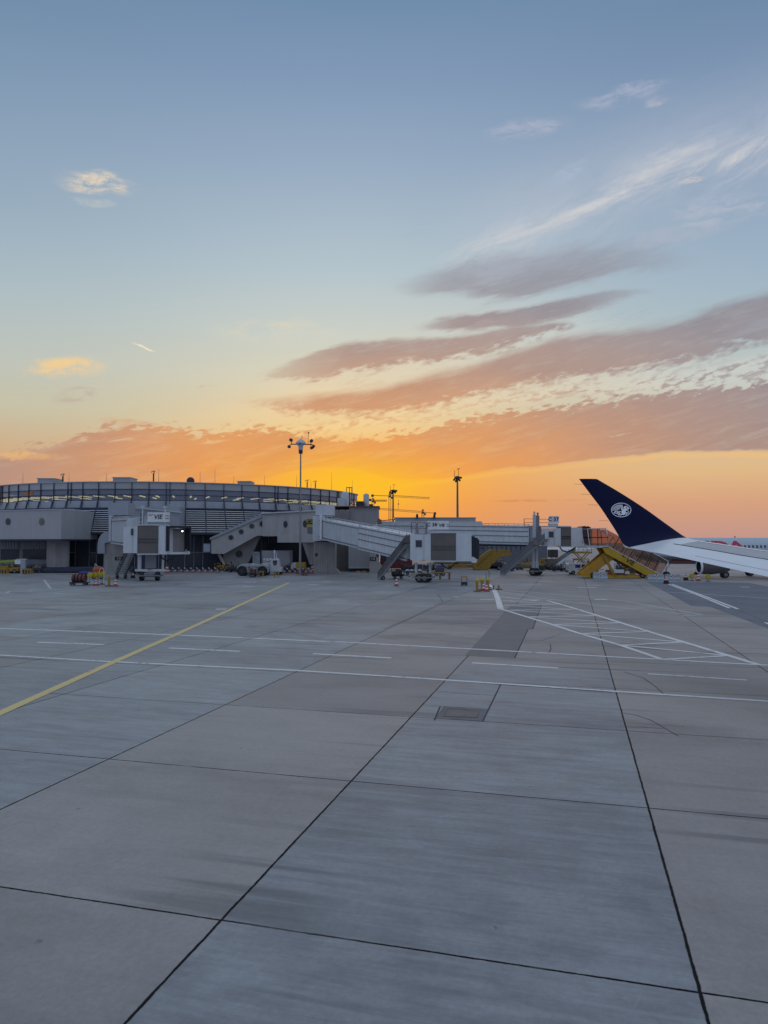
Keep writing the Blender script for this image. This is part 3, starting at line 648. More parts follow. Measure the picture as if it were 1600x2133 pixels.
# rear wall blocks between corridor and the C35 rotunda
bx = thing('plant_block', 'plain pale blue-grey block behind the VIE sign of the left bridge', 'building', gbase(320, 131))
m = MB(); pb(m, 265, 1056, 375, 1110, 131, 8); m.build('wall', panel_b, bx)
m = MB(); pb(m, 128, 1060, 154, 1123, 129.5, 6); one('link_wall', m, panel_b, 'narrow blue-grey wall block between the left corridor and the louvres', 'wall')
m = MB(); m.bar(P(266, 1056, 130.6), P(378, 1067, 130.6), .3, .2); m.build('sloping_rail', wht2, bx)

# ------------------------------------------------------------------ fixed link with sloping corridor (gate C35)
fk = thing('fixed_link', 'grey stair corridor with round windows sloping up to the box beside the tall lamp mast', 'corridor', gbase(550, 128))
Yi = 131.0
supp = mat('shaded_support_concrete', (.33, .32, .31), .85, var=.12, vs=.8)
poly = [P(440, 1123, Yi), P(556, 1069, Yi), P(572, 1069, Yi), P(572, 1117.5, Yi), P(536, 1115.5, Yi), P(466, 1154, Yi), P(440, 1153, Yi)]
m = MB(); m.prism(poly, (0, 4.2, 0)); m.build('sloping_wall', conc, fk)
m = MB(); up_ = Vector((0, 0, .12)); m.prism([P(437, 1124.5, Yi - .3), P(437, 1120.5, Yi - .3), P(550, 1067.5, Yi - .3), P(560, 1071, Yi - .3)], (0, 4.8, 0)); m.build('sloping_roof', panel_b, fk)
W0, W1 = Vector((P(553, HOR, 134).x, 131.0 - .0, 0)), Vector((P(656, HOR, 119).x, 119.5, 0))
W0.y = 130.7
zt, zb = P(0, 1068, 125).z, P(0, 1130, 119).z
back = Vector((1.6, 7.0, 0))
m = MB(); pl = [W0, W1, W1 + back, W0 + back]
zl = P(555, 1117, 131).z
m.prism([Vector((p.x, p.y, zb)) for p in [W0.lerp(W1, .30), W1, W1 + back, W0.lerp(W1, .30) + back]], (0, 0, zt - zb)); m.build('wall', conc, fk)
m = MB(); m.prism([Vector((p.x, p.y, zl)) for p in [W0, W0.lerp(W1, .30), W0.lerp(W1, .30) + back, W0 + back]], (0, 0, zt - zl)); m.build('wall', conc, fk)
m = MB(); m.prism([Vector((p.x, p.y, zt)) for p in [W0 + Vector((-.3, -.4, 0)), W1 + Vector((0, -.4, 0)), W1 + back, W0 + back]], (0, 0, .22)); m.build('roof', wht2, fk)
nw = (W1 - W0).normalized().cross(Vector((0, 0, 1)))
def wpt(px, py):
    d = ray(px, py); n_ = nw; o = Vector((0, 0, EYE)); s_ = (Vector((W0.x, W0.y, 0)) - o).dot(n_) / d.dot(n_); return o + d * s_
for px, py in ((595, 1092), (636, 1091)):
    c = wpt(px, py); m = MB(); m.cyl(c, nw, .66, .1, 24); wd = m.build('round_window', steel, fk); m = MB(); m.cyl(c + nw * .04, nw, .54, .1, 24); m.build('pane', wglass, wd)
for px, py, sx_ in ((481, 1119.5, 1), (502.5, 1107.5, 1), (524.5, 1096, 1), (544.5, 1091, .5)):
    c = P(px, py, Yi); m = MB()
    M3 = Matrix.Rotation(math.acos(sx_), 3, 'Z') if sx_ < 1 else Matrix.Identity(3); ax = M3 @ Vector((0, -1, 0))
    m.cyl(c, ax, .5, .16, 24); wd = m.build('round_window', steel, fk); m = MB(); m.cyl(c + ax * .05, ax, .40, .16, 24); m.build('pane', wglass, wd)
# concrete legs below
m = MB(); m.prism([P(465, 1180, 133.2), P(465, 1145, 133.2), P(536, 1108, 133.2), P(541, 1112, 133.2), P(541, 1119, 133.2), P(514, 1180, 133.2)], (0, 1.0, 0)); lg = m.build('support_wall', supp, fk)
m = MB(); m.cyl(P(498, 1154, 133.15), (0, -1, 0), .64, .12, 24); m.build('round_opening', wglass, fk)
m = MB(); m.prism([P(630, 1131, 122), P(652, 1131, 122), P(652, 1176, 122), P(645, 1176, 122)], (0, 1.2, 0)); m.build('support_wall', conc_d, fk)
m = MB(); m.bar(P(456, 1154, 133), P(470, 1178, 133), .7, .5); m.build('strut', conc, fk)
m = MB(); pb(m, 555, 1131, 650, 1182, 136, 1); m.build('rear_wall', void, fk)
m = MB(); pb(m, 545, 1147, 604, 1179, 132, 5); one('office_container', m, panel, 'grey site container in the dark recess under the fixed link', 'container')
m = MB(); pb(m, 528, 1151, 540, 1180, 131, .3); m.bar(P(528, 1151, 130.9), P(528, 1181, 130.9), .25); m.bar(P(540, 1151, 130.9), P(540, 1181, 130.9), .25); m.bar(P(527, 1151, 130.9), P(541, 1151, 130.9), .25); m.build('glazed_door', panel_b, fk)
m = MB(); pb(m, 423, 1132, 439, 1151, 132.5, .1); m.m = 1; pb(m, 424.5, 1134, 437.5, 1149, 132.4, .08); one('notice_board', m, [steel, mat('pale_blue_board', (.40, .46, .58), .5)], 'pale blue notice board on the dark wall left of the sloping corridor', 'board')
# gate plate C35
cb = thing('gate_sign', 'black and yellow C35 gate sign on the corridor box beside the mast', 'sign', P(647, 1095, 117.6))
m = MB(); pb(m, 639, 1081, 655, 1096, 117.6, .25); m.build('sign_box', yelb, cb)
m = MB(); pb(m, 639.6, 1082, 654.4, 1091.5, 117.55, .1); m.build('sign_face', letter, cb)
text_mesh('lettering', 'C35', .72, yelb, cb, P(647, 1086.8, 117.53), (1, 0, 0), (0, 0, 1), .02, .012)
m = MB(); pb(m, 640, 1098, 654, 1112, 117.8, .15); m.build('display_panel', mat('dull_display', (.20, .20, .20), .6), cb)

# ------------------------------------------------------------------ passenger boarding bridges
def tunnel(parent, p0, p1, wd, h, secs, name='tunnel', rails=None):
    p0, p1 = Vector(p0), Vector(p1); d = p1 - p0; L_ = d.length; dh = Vector((d.x, d.y, 0)).normalized(); n = Vector((dh.y, -dh.x, 0))
    if n.y > 0: n = -n                                  # n points to the camera side
    for k, (a, b_, grow) in enumerate(secs):
        q0, q1 = p0 + d * a, p0 + d * b_; w_ = wd + grow; hh = h + grow; dz = Vector((0, 0, -grow / 2))
        m = MB(); m.prism([q0 + n * w_ / 2 + dz, q1 + n * w_ / 2 + dz, q1 + n * w_ / 2 + dz + Vector((0, 0, hh)), q0 + n * w_ / 2 + dz + Vector((0, 0, hh))], -n * w_)
        tn = m.build(name, wht if k else wht2, parent)
        m = MB(); cnt = max(2, int((q1 - q0).length / .85))
        for s_ in (1, -1):
            o = n * (w_ / 2 + .03) * s_ + dz
            for i in range(cnt + 1):
                q = q0.lerp(q1, i / cnt); m.bar(q + o + Vector((0, 0, .15)), q + o + Vector((0, 0, hh - .3)), .10, .06, up=n)
        m.build('rib', wht, tn)
        m = MB()
        for s_ in (1, -1):
            o = n * (w_ / 2 + .05) * s_ + dz
            for z_ in ([.04, hh - .28] + ([hh * .38, hh * .66] if k else [])): m.bar(q0 + o + Vector((0, 0, z_)), q1 + o + Vector((0, 0, z_)), .12, .06, up=n)
        m.build('rail', dark if k == 9 else steel, tn)
        m = MB()
        for s_ in (1, -1):
            o = n * (w_ / 2) * s_ + dz; m.bar(q0 + o + Vector((0, 0, -.18)), q1 + o + Vector((0, 0, -.18)), .2, .28, up=n)
        m.build('chassis_beam', wht2, tn)
        m = MB()
        for s_ in (1, -1):
            o = n * (w_ / 2 - .1) * s_ + dz + Vector((0, 0, hh))
            for i in range(cnt + 1):
                q = q0.lerp(q1, i / cnt)
                if i % 2 == 0: m.bar(q + o, q + o + Vector((0, 0, .25)), .08)
            m.bar(q0 + o + Vector((0, 0, .25)), q1 + o + Vector((0, 0, .25)), .07)
        m.build('cable_tray', wht2, tn)
    return n
def wheel(m_t, m_r, c, ax, r, w_):
    a = Vector(ax).normalized(); t_ = MB()
    pr = [(r * .55, -w_ / 2), (r * .9, -w_ / 2), (r, -w_ * .35), (r, w_ * .35), (r * .9, w_ / 2), (r * .55, w_ / 2)]
    x, y, z = frame(a); vs = []; fs = []; n = 22
    for rr, zz in pr:
        for k in range(n): an = 2 * math.pi * k / n; vs.append(Vector(c) + x * math.cos(an) * rr + y * math.sin(an) * rr + z * zz)
    for i in range(len(pr) - 1):
        for k in range(n): a_, b_ = i * n + k, i * n + (k + 1) % n; fs.append((a_, b_, b_ + n, a_ + n))
    m_t.add(vs, fs); m_r.cyl(c, ax, r * .56, w_ * .8, 18)
def bogie(parent, c, ax, r, half, wt, pale=steel):   # two wheels on axle direction ax around c
    c = Vector(c); ax = Vector(ax).normalized(); f = Vector((ax.y, -ax.x, 0))
    m = MB(); m.box(c + Vector((0, 0, .15)), (half * 1.5, r * 1.1, r * .8), M=Matrix((ax, f, Vector((0, 0, 1)))).transposed(), bev=.1); bg = m.build('bogie', pale, parent)
    for s_ in (-1, 1):
        a, b_ = MB(), MB(); wheel(a, b_, c + ax * half * s_, ax, r, wt); w_ = a.build('wheel', blk, bg, smooth=True); b_.build('rim', steel, w_)
    m = MB()
    for s_ in (-1, 1): m.bar(c + f * (r + .25) * s_ - ax * (half + .5) + Vector((0, 0, .1)), c + f * (r + .25) * s_ + ax * (half + .5) + Vector((0, 0, .1)), .10, .16); 
    for s_ in (-1, 1): m.bar(c + ax * (half + .5) * s_ - f * (r + .25) + Vector((0, 0, .1)), c + ax * (half + .5) * s_ + f * (r + .25) + Vector((0, 0, .1)), .10, .16)
    m.build('bumper_bar', steel, bg)
    return bg
def stairs(parent, top, bot, side, wd, n_st, ms=steel, fill=None, whl=True):
    top, bot = Vector(top), Vector(bot); side = Vector(side).normalized(); st = thing_part('stair', parent, bot)
    for s_ in (-1, 1):
        m = MB(); o = side * wd / 2 * s_; m.bar(top + o, bot + o + Vector((0, 0, .1)), .12, .32); m.build('stringer', ms, st)
        m = MB(); h_ = Vector((0, 0, 1.0)); m.bar(top + o + h_, bot + o + h_, .07); m.bar(top + o + h_ * .55, bot + o + h_ * .55, .05)
        for i in range(7): q = top.lerp(bot, i / 6) + o; m.bar(q, q + h_, .06)
        m.build('handrail', ms, st)
        if fill:
            m = MB(); m.prism([top + o * 1.02 + Vector((0, 0, .1)), bot + o * 1.02 + Vector((0, 0, .25)), bot + o * 1.02 + Vector((0, 0, .95)), top + o * 1.02 + Vector((0, 0, .95))], side * .04); m.build('side_mesh', fill, st)
    m = MB()
    for i in range(n_st):
        q = top.lerp(bot, (i + .5) / n_st); dd = (bot - top); dd.z = 0; dd.normalize(); m.bar(q - side * wd / 2, q + side * wd / 2, .26, .05, up=(0, 0, 1))
    m.build('tread', wht2, st)
    if whl:
        for s_ in (-1, 1):
            a, b_ = MB(), MB(); dd = (top - bot); dd.z = 0; dd.normalize(); wheel(a, b_, bot + side * wd / 2 * s_ + dd * .9 + Vector((0, 0, .28 - bot.z)), side, .28, .15); w_ = a.build('wheel', blk, st); b_.build('rim', steel, w_)
    return st
class _E: pass
def thing_part(name, parent, loc):          # an empty part that parents sub-parts
    o = bpy.data.objects.new(name, None); C.objects.link(o); o.parent = parent; o.matrix_parent_inverse = WM(parent).inverted(); o.location = loc; o.empty_display_size = .2; return o
def railing(parent, pts, h, ms, name='railing', nmid=1):
    m = MB(); pts = [Vector(p) for p in pts]
    for a, b_ in zip(pts[:-1], pts[1:]):
        k = max(1, round((b_ - a).length / 1.1))
        for i in range(k + 1): q = a.lerp(b_, i / k); m.bar(q, q + Vector((0, 0, h)), .09)
        for j in range(nmid + 2): z = Vector((0, 0, h * j / (nmid + 1))); m.bar(a + z, b_ + z, .07)
    return m.build(name, ms, parent)
def cab(parent, o, d, zb, zt, l1, lc_, l2, wd=3.9, win=None, drop=0.0):
    """rotating cab: white block, brown roller curtain, white block; o = start on the axis, d = heading"""
    d = Vector((d[0], d[1], 0)).normalized(); n = Vector((d.y, -d.x, 0)); o = Vector((o[0], o[1], 0)); n = -n if n.y > 0 else n
    def ring(m, s0, s1, z0, z1, w_, bulge=0.0, k=1):
        a0, a1 = o + d * s0, o + d * s1
        pts = []
        for i in range(k + 1):
            f_ = i / k; pts.append(a0.lerp(a1, f_) + n * (w_ / 2 + bulge * math.sin(math.pi * f_)))
        for i in range(k, -1, -1):
            f_ = i / k; pts.append(a0.lerp(a1, f_) - n * (w_ / 2 + bulge * math.sin(math.pi * f_)))
        m.prism([Vector((p.x, p.y, z0)) for p in pts], (0, 0, z1 - z0)); return m
    cbp = thing_part('cab', parent, o + Vector((0, 0, zb)))
    m = MB(); ring(m, 0, l1, zb, zt - .1, wd); m.build('cab_wall', wht, cbp)
    m = MB(); ring(m, l1 * .62, l1 * .70, zb + .05, zt - .15, wd + .12); m.build('corner_post', wht2, cbp)
    m = MB(); ring(m, l1, l1 + lc_, zb - .05, zt + .05, wd - .1, .35, 8); cu = m.build('curtain', brown, cbp)
    m = MB()
    for i in range(19):
        f_ = (i + .8) / 20; q = o + d * (l1 + lc_ * f_) + n * ((wd - .1) / 2 + .35 * math.sin(math.pi * f_) + .01)
        for z_ in (.36, .47): m.bar(q + Vector((0, 0, zb + (zt - zb) * z_)), q + Vector((0, 0, zb + (zt - zb) * (z_ + .07))), .05, .03, up=n)
    m.build('vent_slot', dark, cu)
    m = MB(); ring(m, l1 - .05, l1 + lc_ + .05, zt + .05, zt + .22, wd, .42, 8); ring(m, l1 - .05, l1 + lc_ + .05, zb - .22, zb - .05, wd, .42, 8); m.build('curtain_rail', wht2, cbp)
    m = MB(); ring(m, l1 + lc_, l1 + lc_ + l2, zb - .15, zt, wd - .1, .12, 3); m.build('cab_wall', wht, cbp)
    if win:
        q = o + d * l1 * win + n * (wd / 2 + .02); m = MB(); zz = zb + (zt - zb) * .62
        m.bar(q - d * .42 + Vector((0, 0, zz)), q + d * .42 + Vector((0, 0, zz)), .06, .95); wn_ = m.build('window', wglass, cbp)
        m = MB()
        for s_ in (-.5, .5): m.bar(q + d * .9 * s_ + Vector((0, 0, zz - .5)), q + d * .9 * s_ + Vector((0, 0, zz + .5)), .08, .1, up=n); m.bar(q - d * .45 + Vector((0, 0, zz + s_)), q + d * .45 + Vector((0, 0, zz + s_)), .08, .08)
        m.build('frame', wht2, wn_)
    return cbp, o + d * (l1 + lc_ + l2), d, n
def canopy(cbp, o, d, zb, zt, ln, wd, lean=.5):
    """black folding canopy: ribs round an open mouth, with the pale bumper shelf below"""
    d = Vector((d[0], d[1], 0)).normalized(); n = Vector((d.y, -d.x, 0)); n = -n if n.y > 0 else n; o = Vector((o[0], o[1], 0))
    cn = None
    m = MB(); k = 5
    for i in range(k):
        s0 = ln * i / k; g_ = .10 * (i % 2); w0 = wd / 2 + g_; z1 = zt + g_ - lean * .25 * i / k; z0 = zb + .25
        a = o + d * s0; b_ = o + d * (s0 + ln / k + .02)
        for s_ in (1, -1): m.prism([a + n * w0 * s_ + Vector((0, 0, z0)), b_ + n * w0 * s_ + Vector((0, 0, z0)), b_ + n * w0 * s_ + Vector((0, 0, z1)), a + n * w0 * s_ + Vector((0, 0, z1))], n * s_ * -.14)
        m.prism([a + n * w0 + Vector((0, 0, z1)), b_ + n * w0 + Vector((0, 0, z1)), b_ - n * w0 + Vector((0, 0, z1)), a - n * w0 + Vector((0, 0, z1))], (0, 0, -.14))
    cn = m.build('canopy', mat('canopy_fabric', (.035, .038, .05), .8), cbp)
    m = MB(); m.prism([o + n * (wd / 2 - .2) + Vector((0, 0, zb)), o + n * (wd / 2 - .2) + Vector((0, 0, zt - .3)), o - n * (wd / 2 - .2) + Vector((0, 0, zt - .3)), o - n * (wd / 2 - .2) + Vector((0, 0, zb))], d * .05); m.build('inner_panel', mat('cab_inner_panel', (.30, .27, .27), .6), cn)
    m = MB(); pr = [(0, 0), (ln * .55, 0), (ln * .75, .15), (ln * .6, .75), (ln * .25, 1.0), (0, 1.05)]
    for s_ in (1, -1): m.prism([o + n * (wd / 2 + .12) * s_ + d * a + Vector((0, 0, zb - .25 + b_ * .75)) for a, b_ in pr], n * s_ * -.25)
    m.prism([o + n * (wd / 2 - .1) + d * ln * .5 + Vector((0, 0, zb - .2)), o - n * (wd / 2 - .1) + d * ln * .5 + Vector((0, 0, zb - .2)), o - n * (wd / 2 - .1) + Vector((0, 0, zb - .2)), o + n * (wd / 2 - .1) + Vector((0, 0, zb - .2))], (0, 0, .3))
    m.build('bumper', wht, cn)
    return cn
def signbox(label, x0, y0, x1, y1, Y_, ms=wht):
    s_ = thing('sign_panel', label, 'sign', P((x0 + x1) / 2, y1, Y_)); m = MB(); pb(m, x0, y0, x1, y1, Y_, .5); m.build('sign_box', whc, s_); return s_
def sling(parent, pts, r=.1):
    m = MB(); m.tube(pts, r, 8); m.build('cable_loop', blk, parent, smooth=True)

# gate C36 bridge -----------------------------------------------------------
J = thing('boarding_bridge', 'long white ribbed boarding bridge sloping down to a brown-curtained cab, gate C36', 'boarding bridge', gbase(682, 118))
a3, b3 = P(671, 1118, 116.5), P(866, 1164, 95)
zrot = P(0, 1117, 117).z
n36 = tunnel(J, a3 + Vector((0, 1.5, 0)), b3 + Vector((0, 1.5, 0)), 2.9, 3.15, [(0, .56, -.18), (.53, 1.0, .06)])
m = MB(); m.box((P(664.5, 1095, 116.5).x, 118, (P(0, 1074, 117).z + P(0, 1128, 117).z) / 2), (2.0, 3.6, P(0, 1074, 117).z - P(0, 1126, 117).z)); m.build('tunnel_collar', wht2, J)
m = MB(); m.box((P(668.5, 1095, 115.5).x, 117, (P(0, 1073, 116).z + P(0, 1124, 116).z) / 2), (.35, 3.9, P(0, 1073, 116).z - P(0, 1124, 116).z)); m.build('collar_frame', whc, J)
m = MB(); pb(m, 657, 1051, 695, 1073.5, 117, 3.2); m.build('machine_box', wht2, J)
m = MB(); pb(m, 659, 1119, 672, 1130, 117.5, 2); m.build('rotunda_base', mat('rusty_steel', (.10, .06, .05), .8), J)
m = MB(); pb(m, 672, 1121, 692, 1130, 117.5, 2.5); m.build('rotunda_ring', dark, J)
c36, e36, d36, nn = cab(J, (P(858, HOR, 95).x, 95.5), (1, -.14), P(0, 1166, 95).z, P(0, 1112, 95).z, 2.7, 3.3, 2.0, 3.9, .42)
canopy(c36, e36, d36, P(0, 1168, 93).z, P(0, 1117, 93).z, .95, 3.6, 2.0)
for px in (867, 896):
    m = MB(); c = gbase(px, 94.5); m.cyl(c + Vector((0, 0, 1.6)), (0, 0, 1), .17, 1.9, 12); m.build('lift_column', wht2, J)
m = MB(); m.bar(gbase(856, 94.5) + Vector((0, 0, 1.05)), gbase(903, 94.5) + Vector((0, 0, 1.05)), .5, .25); m.build('cross_beam', mat('buff_beam', (.42, .36, .26), .6), J)
bogie(J, gbase(877, 93.5) + Vector((0, 0, .56)), (.35, 1, 0), .56, .75, .42)
bogie(J, gbase(888, 93.2) + Vector((0, 0, .56)), (.35, 1, 0), .56, .75, .42)
stairs(J, P(851, 1128, 94.2), G(789, 1207), (.3, -1, 0), 1.0, 18, steel, mat('stair_side', (.10, .10, .11), .7))
m = MB(); m.box(P(852, 1129, 94.4), (2.3, 1.6, .15)); m.box(P(856, 1124, 94.4) , (1.2, 1.4, .9)); m.build('stair_landing', mat('brown_grille', (.13, .11, .10), .7), J)
for px in (866, 884): m = MB(); pb(m, px - .01, 1090, px + 3.5, 1113, 95, .4); m.build('lift_mast', wht2, J)
rl = mat('red_brown_rail', (.20, .08, .06), .6)
railing(J, [P(857, 1112, 95), P(867, 1112, 95)], 1.5, rl)
railing(J, [P(870, 1112, 94.6), P(888, 1113, 94.2), P(888, 1113, 97)], 1.5, rl)
m = MB(); pb(m, 865, 1088, 874, 1113, 95.6, .7); m.build('equipment_box', wht2, J)
m = MB(); pb(m, 786, 1082, 795, 1092, 105, 1.2); pb(m, 788, 1079.5, 791, 1083, 105, .4); m.build('winch', rl, J)
m = MB(); m.bar(P(793, 1085, 105), P(822, 1082, 108), .12); m.build('conduit', dark, J)
sling(J, [P(920, 1172, 92), P(925, 1180, 92), P(933, 1184, 92), P(943, 1179, 92), P(949, 1172, 92)])
s36 = signbox('white C 36 sign with airport logo on top of the C36 cab', 892, 1085, 935, 1103, 94)
text_mesh('lettering', 'C 36', .66, letter, s36, P(900, 1093, 93.98), (1, 0, 0), (0, 0, 1), .02, .010)
logo(s36, P(920, 1094.5, 93.98), (1, 0, 0), (0, 0, 1), .38, letter)
# pillar under the rotunda
pil = thing('bridge_pillar', 'broad concrete pillar with flared foot under the start of the C36 bridge', 'pillar', gbase(677, 118))
m = MB(); c0 = P(653, 1129, 117); c1 = P(698, 1129, 117)
m.prism([Vector((c0.x, 117, 0)), Vector((c0.x, 117, c0.z)), Vector((c1.x, 117, c0.z)), Vector((c1.x, 117, .9)), Vector((c1.x + .9, 117, 0))], (0, 4, 0)); m.build('shaft', mat('ribbed_concrete', (.30, .285, .265), .85, var=.16, vs=1.2, bump=.3), pil)
m = MB(); pb(m, 656.5, 1152, 662, 1159, 116.95, .06); m.build('vent_grille', dark, pil)
m = MB()
for i in range(9): x = c0.x + (c1.x - c0.x) * (i + .5) / 9; m.bar((x, 116.99, .4), (x, 116.99, c0.z - .2), .07, .05)
m.build('shuttering_rib', conc_d, pil)
pil = thing('bridge_pillar', 'narrow concrete pillar with black C36 plate, right of the pale annex wall', 'pillar', gbase(780, 121))
m = MB(); c0 = P(770, 1128, 121); c1 = P(790, 1128, 121)
m.prism([Vector((c0.x, 121, 0)), Vector((c0.x, 121, c0.z)), Vector((c1.x, 121, c0.z)), Vector((c1.x, 121, 1.8)), Vector((c1.x + .5, 121, 1.0)), Vector((c1.x + .5, 121, 0))], (0, 4, 0)); m.build('shaft', conc_d, pil)
m = MB(); pb(m, 770.5, 1161, 783.5, 1168, 120.9, .1); m.build('number_plate', letter, pil)
text_mesh('lettering', 'C36', .42, whc, pil, P(777, 1164.5, 120.88), (1, 0, 0), (0, 0, 1), .01)
m = MB(); pb(m, 784, 1154, 788.5, 1160, 120.95, .06); m.build('vent_grille', dark, pil)

# gate C37 bridge -----------------------------------------------------------
K = thing('boarding_bridge', 'level pale boarding bridge on twin lift columns beneath the C 37 sign', 'boarding bridge', gbase(1112, 113))
a7, b7 = P(792, 1122, 128), P(1112, 1131, 113)
tunnel(K, a7 + Vector((0, 1.5, 0)), b7 + Vector((0, 1.5, 0)), 2.9, 2.75, [(0, .42, -.2), (.40, 1, .04)])
m = MB(); q0, q1 = P(905, 1134, 123), P(1105, 1137, 114)
for i in range(22): q = q0.lerp(q1, i / 21); m.bar(q, q + Vector((0, 0, -.5 - .25 * (i % 3))), .12); 
m.bar(q0, q1, .25); m.bar(q0 - Vector((0, 0, .45)), q0.lerp(q1, .55) - Vector((0, 0, .5)), .14); m.build('underfloor_cable', dark, K)
m = MB(); pb(m, 1105, 1095, 1127, 1134, 113.5, 3); m.build('lift_box', wht2, K)
for x in (1113, 1120):
    m = MB(); c = P(x, 1120, 112.6); t_ = P(x, 1072 if x < 1115 else 1074, 112.6); m.bar((c.x, c.y, c.z), (t_.x, t_.y, t_.z), .36, .5); m.bar(t_, t_ + Vector((0, 0, .5)), .22); m.bar(t_ + Vector((-.15, 0, .3)), t_ + Vector((.2, 0, .3)), .12); m.build('lift_mast', wht2 if x < 1115 else mat('weathered_mast', (.24, .23, .23), .6), K)
for x in (1111, 1118):
    m = MB(); c = gbase(x, 113); m.cyl(c + Vector((0, 0, 2.9)), (0, 0, 1), .2, 3.7, 12); m.cyl(c + Vector((0, 0, 1.5)), (0, 0, 1), .28, 1.4, 12); m.build('lift_column', wht2, K)
bogie(K, gbase(1112.5, 112.5) + Vector((0, 0, .6)), (.5, 1, 0), .6, .8, .5)
bogie(K, gbase(1119, 113) + Vector((0, 0, .6)), (.5, 1, 0), .6, .8, .5)
c37, e37, d37, nn = cab(K, (P(1126, HOR, 113).x, 113.5), (1, -.05), P(0, 1137, 112).z, P(0, 1099, 112).z, 2.95, 1.6, 1.75, 3.9, .5)
canopy(c37, e37, d37, P(0, 1139, 112).z, P(0, 1097, 112).z, 1.3, 3.8, .4)
m = MB(); m.bar(P(1222, 1098, 112), P(1230, 1139, 112), .22, .3); m.build('canopy_edge', wht, K)
m = MB(); pb(m, 1127, 1095.5, 1185, 1097.5, 111.4, 4.2); m.build('cab_roof', wht2, K)
stairs(K, P(1131, 1124, 111), G(1046, 1198), (.3, -1, 0), 1.1, 20, steel, mat('stair_side_b', (.16, .165, .18), .7), False)
m = MB(); m.box(P(1130, 1124, 111.3), (1.8, 1.4, .15)); m.box(P(1121, 1130, 111.5), (1.6, 1.6, .8)); m.build('stair_landing', mat('grey_grille', (.19, .18, .18), .7), K)
railing(K, [P(1092, 1095, 113), P(1111, 1095.5, 113)], 1.1, rl, nmid=1)
railing(K, [P(1123, 1096, 113), P(1143, 1096, 112.5)], 1.1, rl, nmid=1)
sling(K, [P(1166, 1140, 112), P(1172, 1147, 112), P(1182, 1150, 112), P(1192, 1146, 112), P(1200, 1139, 112)])
s37 = signbox('white box sign reading C 37 on the roof of the right bridge cab', 1143, 1075, 1164.5, 1089.5, 112)
m = MB(); pb(m, 1144, 1090.5, 1163, 1097, 112.2, .6); m.build('sign_stand', wht2, s37)
text_mesh('lettering', 'C 37', .86, letter, s37, P(1153, 1082, 111.98), (1, 0, 0), (0, 0, 1), .02, .012)

# gate C35 bridge (left), seen nearly end-on ----------------------------------
Q = thing('boarding_bridge', 'foreshortened pale boarding bridge with brown curtain and VIE sign at left, gate C35', 'boarding bridge', gbase(244, 122))
a5, b5 = P(249, 1128, 118), P(285, 1133, 99.5)
tunnel(Q, a5, b5, 2.6, 3.6, [(0, 1.0, 0)])
m = MB(); pb(m, 225, 1047, 267, 1073, 118, 3.4); m.build('machine_box', panel_b, Q)
m = MB(); pb(m, 226, 1073, 231.5, 1128, 117, 3); pb(m, 233, 1078, 235.5, 1120, 116.5, .4); m.build('collar_frame', wht2, Q)
m = MB(); m.bar(P(234, 1079, 116.4), P(247, 1075, 115), .2); m.bar(P(247, 1075, 115), P(290, 1086, 100), .16); m.build('top_pipe', steel, Q)
m = MB(); pts = [P(203, 1153, 119), P(203, 1135, 119), P(205, 1123, 119), P(211, 1113, 119), P(220, 1107, 119), P(226, 1106, 119), P(226, 1130, 119), P(218, 1131, 119), P(218, 1153, 119)]
m.prism(pts, (0, 4, 0)); one('curved_shelter', m, panel_b, 'rounded pale shelter wall left of the C35 pillar', 'shelter')
pil = thing('bridge_pillar', 'tapered concrete pillar with small black plate under the left bridge start', 'pillar', gbase(243, 119.5))
m = MB(); c0, c1 = P(217, 1130, 119.5), P(270, 1130, 119.5); m.prism([Vector((c0.x, 119.5, 0)), Vector((c0.x, 119.5, c0.z)), Vector((c1.x, 119.5, c0.z)), Vector((c1.x - 1.6, 119.5, 0))], (0, 4, 0)); m.build('shaft', conc_d, pil)
m = MB(); pb(m, 239, 1160, 256, 1167, 119.4, .08); m.build('number_plate', letter, pil); text_mesh('lettering', 'C35', .42, whc, pil, P(247.5, 1163.5, 119.38), (1, 0, 0), (0, 0, 1), .01)
c35, e35, d35, nn = cab(Q, (P(270, HOR, 99).x, 99.0), (1, -.12), P(0, 1152, 98).z, P(0, 1096, 98).z, 2.0, 3.0, 1.4, 3.6, None)
m = MB(); q = P(275, 1115, 96.9); m.bar(q, q + Vector((0, 0, 0.9)), .3, .06, up=(0, 1, 0)); m.build('window', wglass, Q)
canopy(c35, e35 + Vector((.1, 0, 0)), Vector((.62, -.6, 0)), P(0, 1152, 96).z, P(0, 1096, 96).z, 1.5, 3.4, .5)
m = MB(); m.ball(P(380, 1106.5, 94.2), .09, 8); m.build('cab_lamp', lamp_w, Q)
s35 = signbox('white VIE logo sign above the cab of the left bridge', 307, 1067, 352, 1087, 98)
logo(s35, P(329, 1077, 97.98), (1, 0, 0), (0, 0, 1), .58, letter)
for x in (297, 344): m = MB(); a = P(x, 1056, 98.5); m.bar(P(x, 1097, 98.5), a, .16); m.box(a, (.45, .3, .3)); m.build('lamp_post', wht2, Q)
railing(Q, [P(284, 1097, 98.5), P(296, 1097, 98.5)], 1.3, wht2); 
m = MB(); pb(m, 292, 1068, 298, 1092, 98.8, .5); m.build('cable_riser', mat('brown_riser', (.17, .13, .12), .7), Q)
for x in (290, 293, 340): m = MB(); c = gbase(x, 98); m.cyl(c + Vector((0, 0, 2.5)), (0, 0, 1), .17, 2.3, 12); m.build('lift_column', wht2, Q)
m = MB(); pb(m, 302, 1153, 320, 1184, 99, 1.2); m.build('lift_box', panel_b, Q)
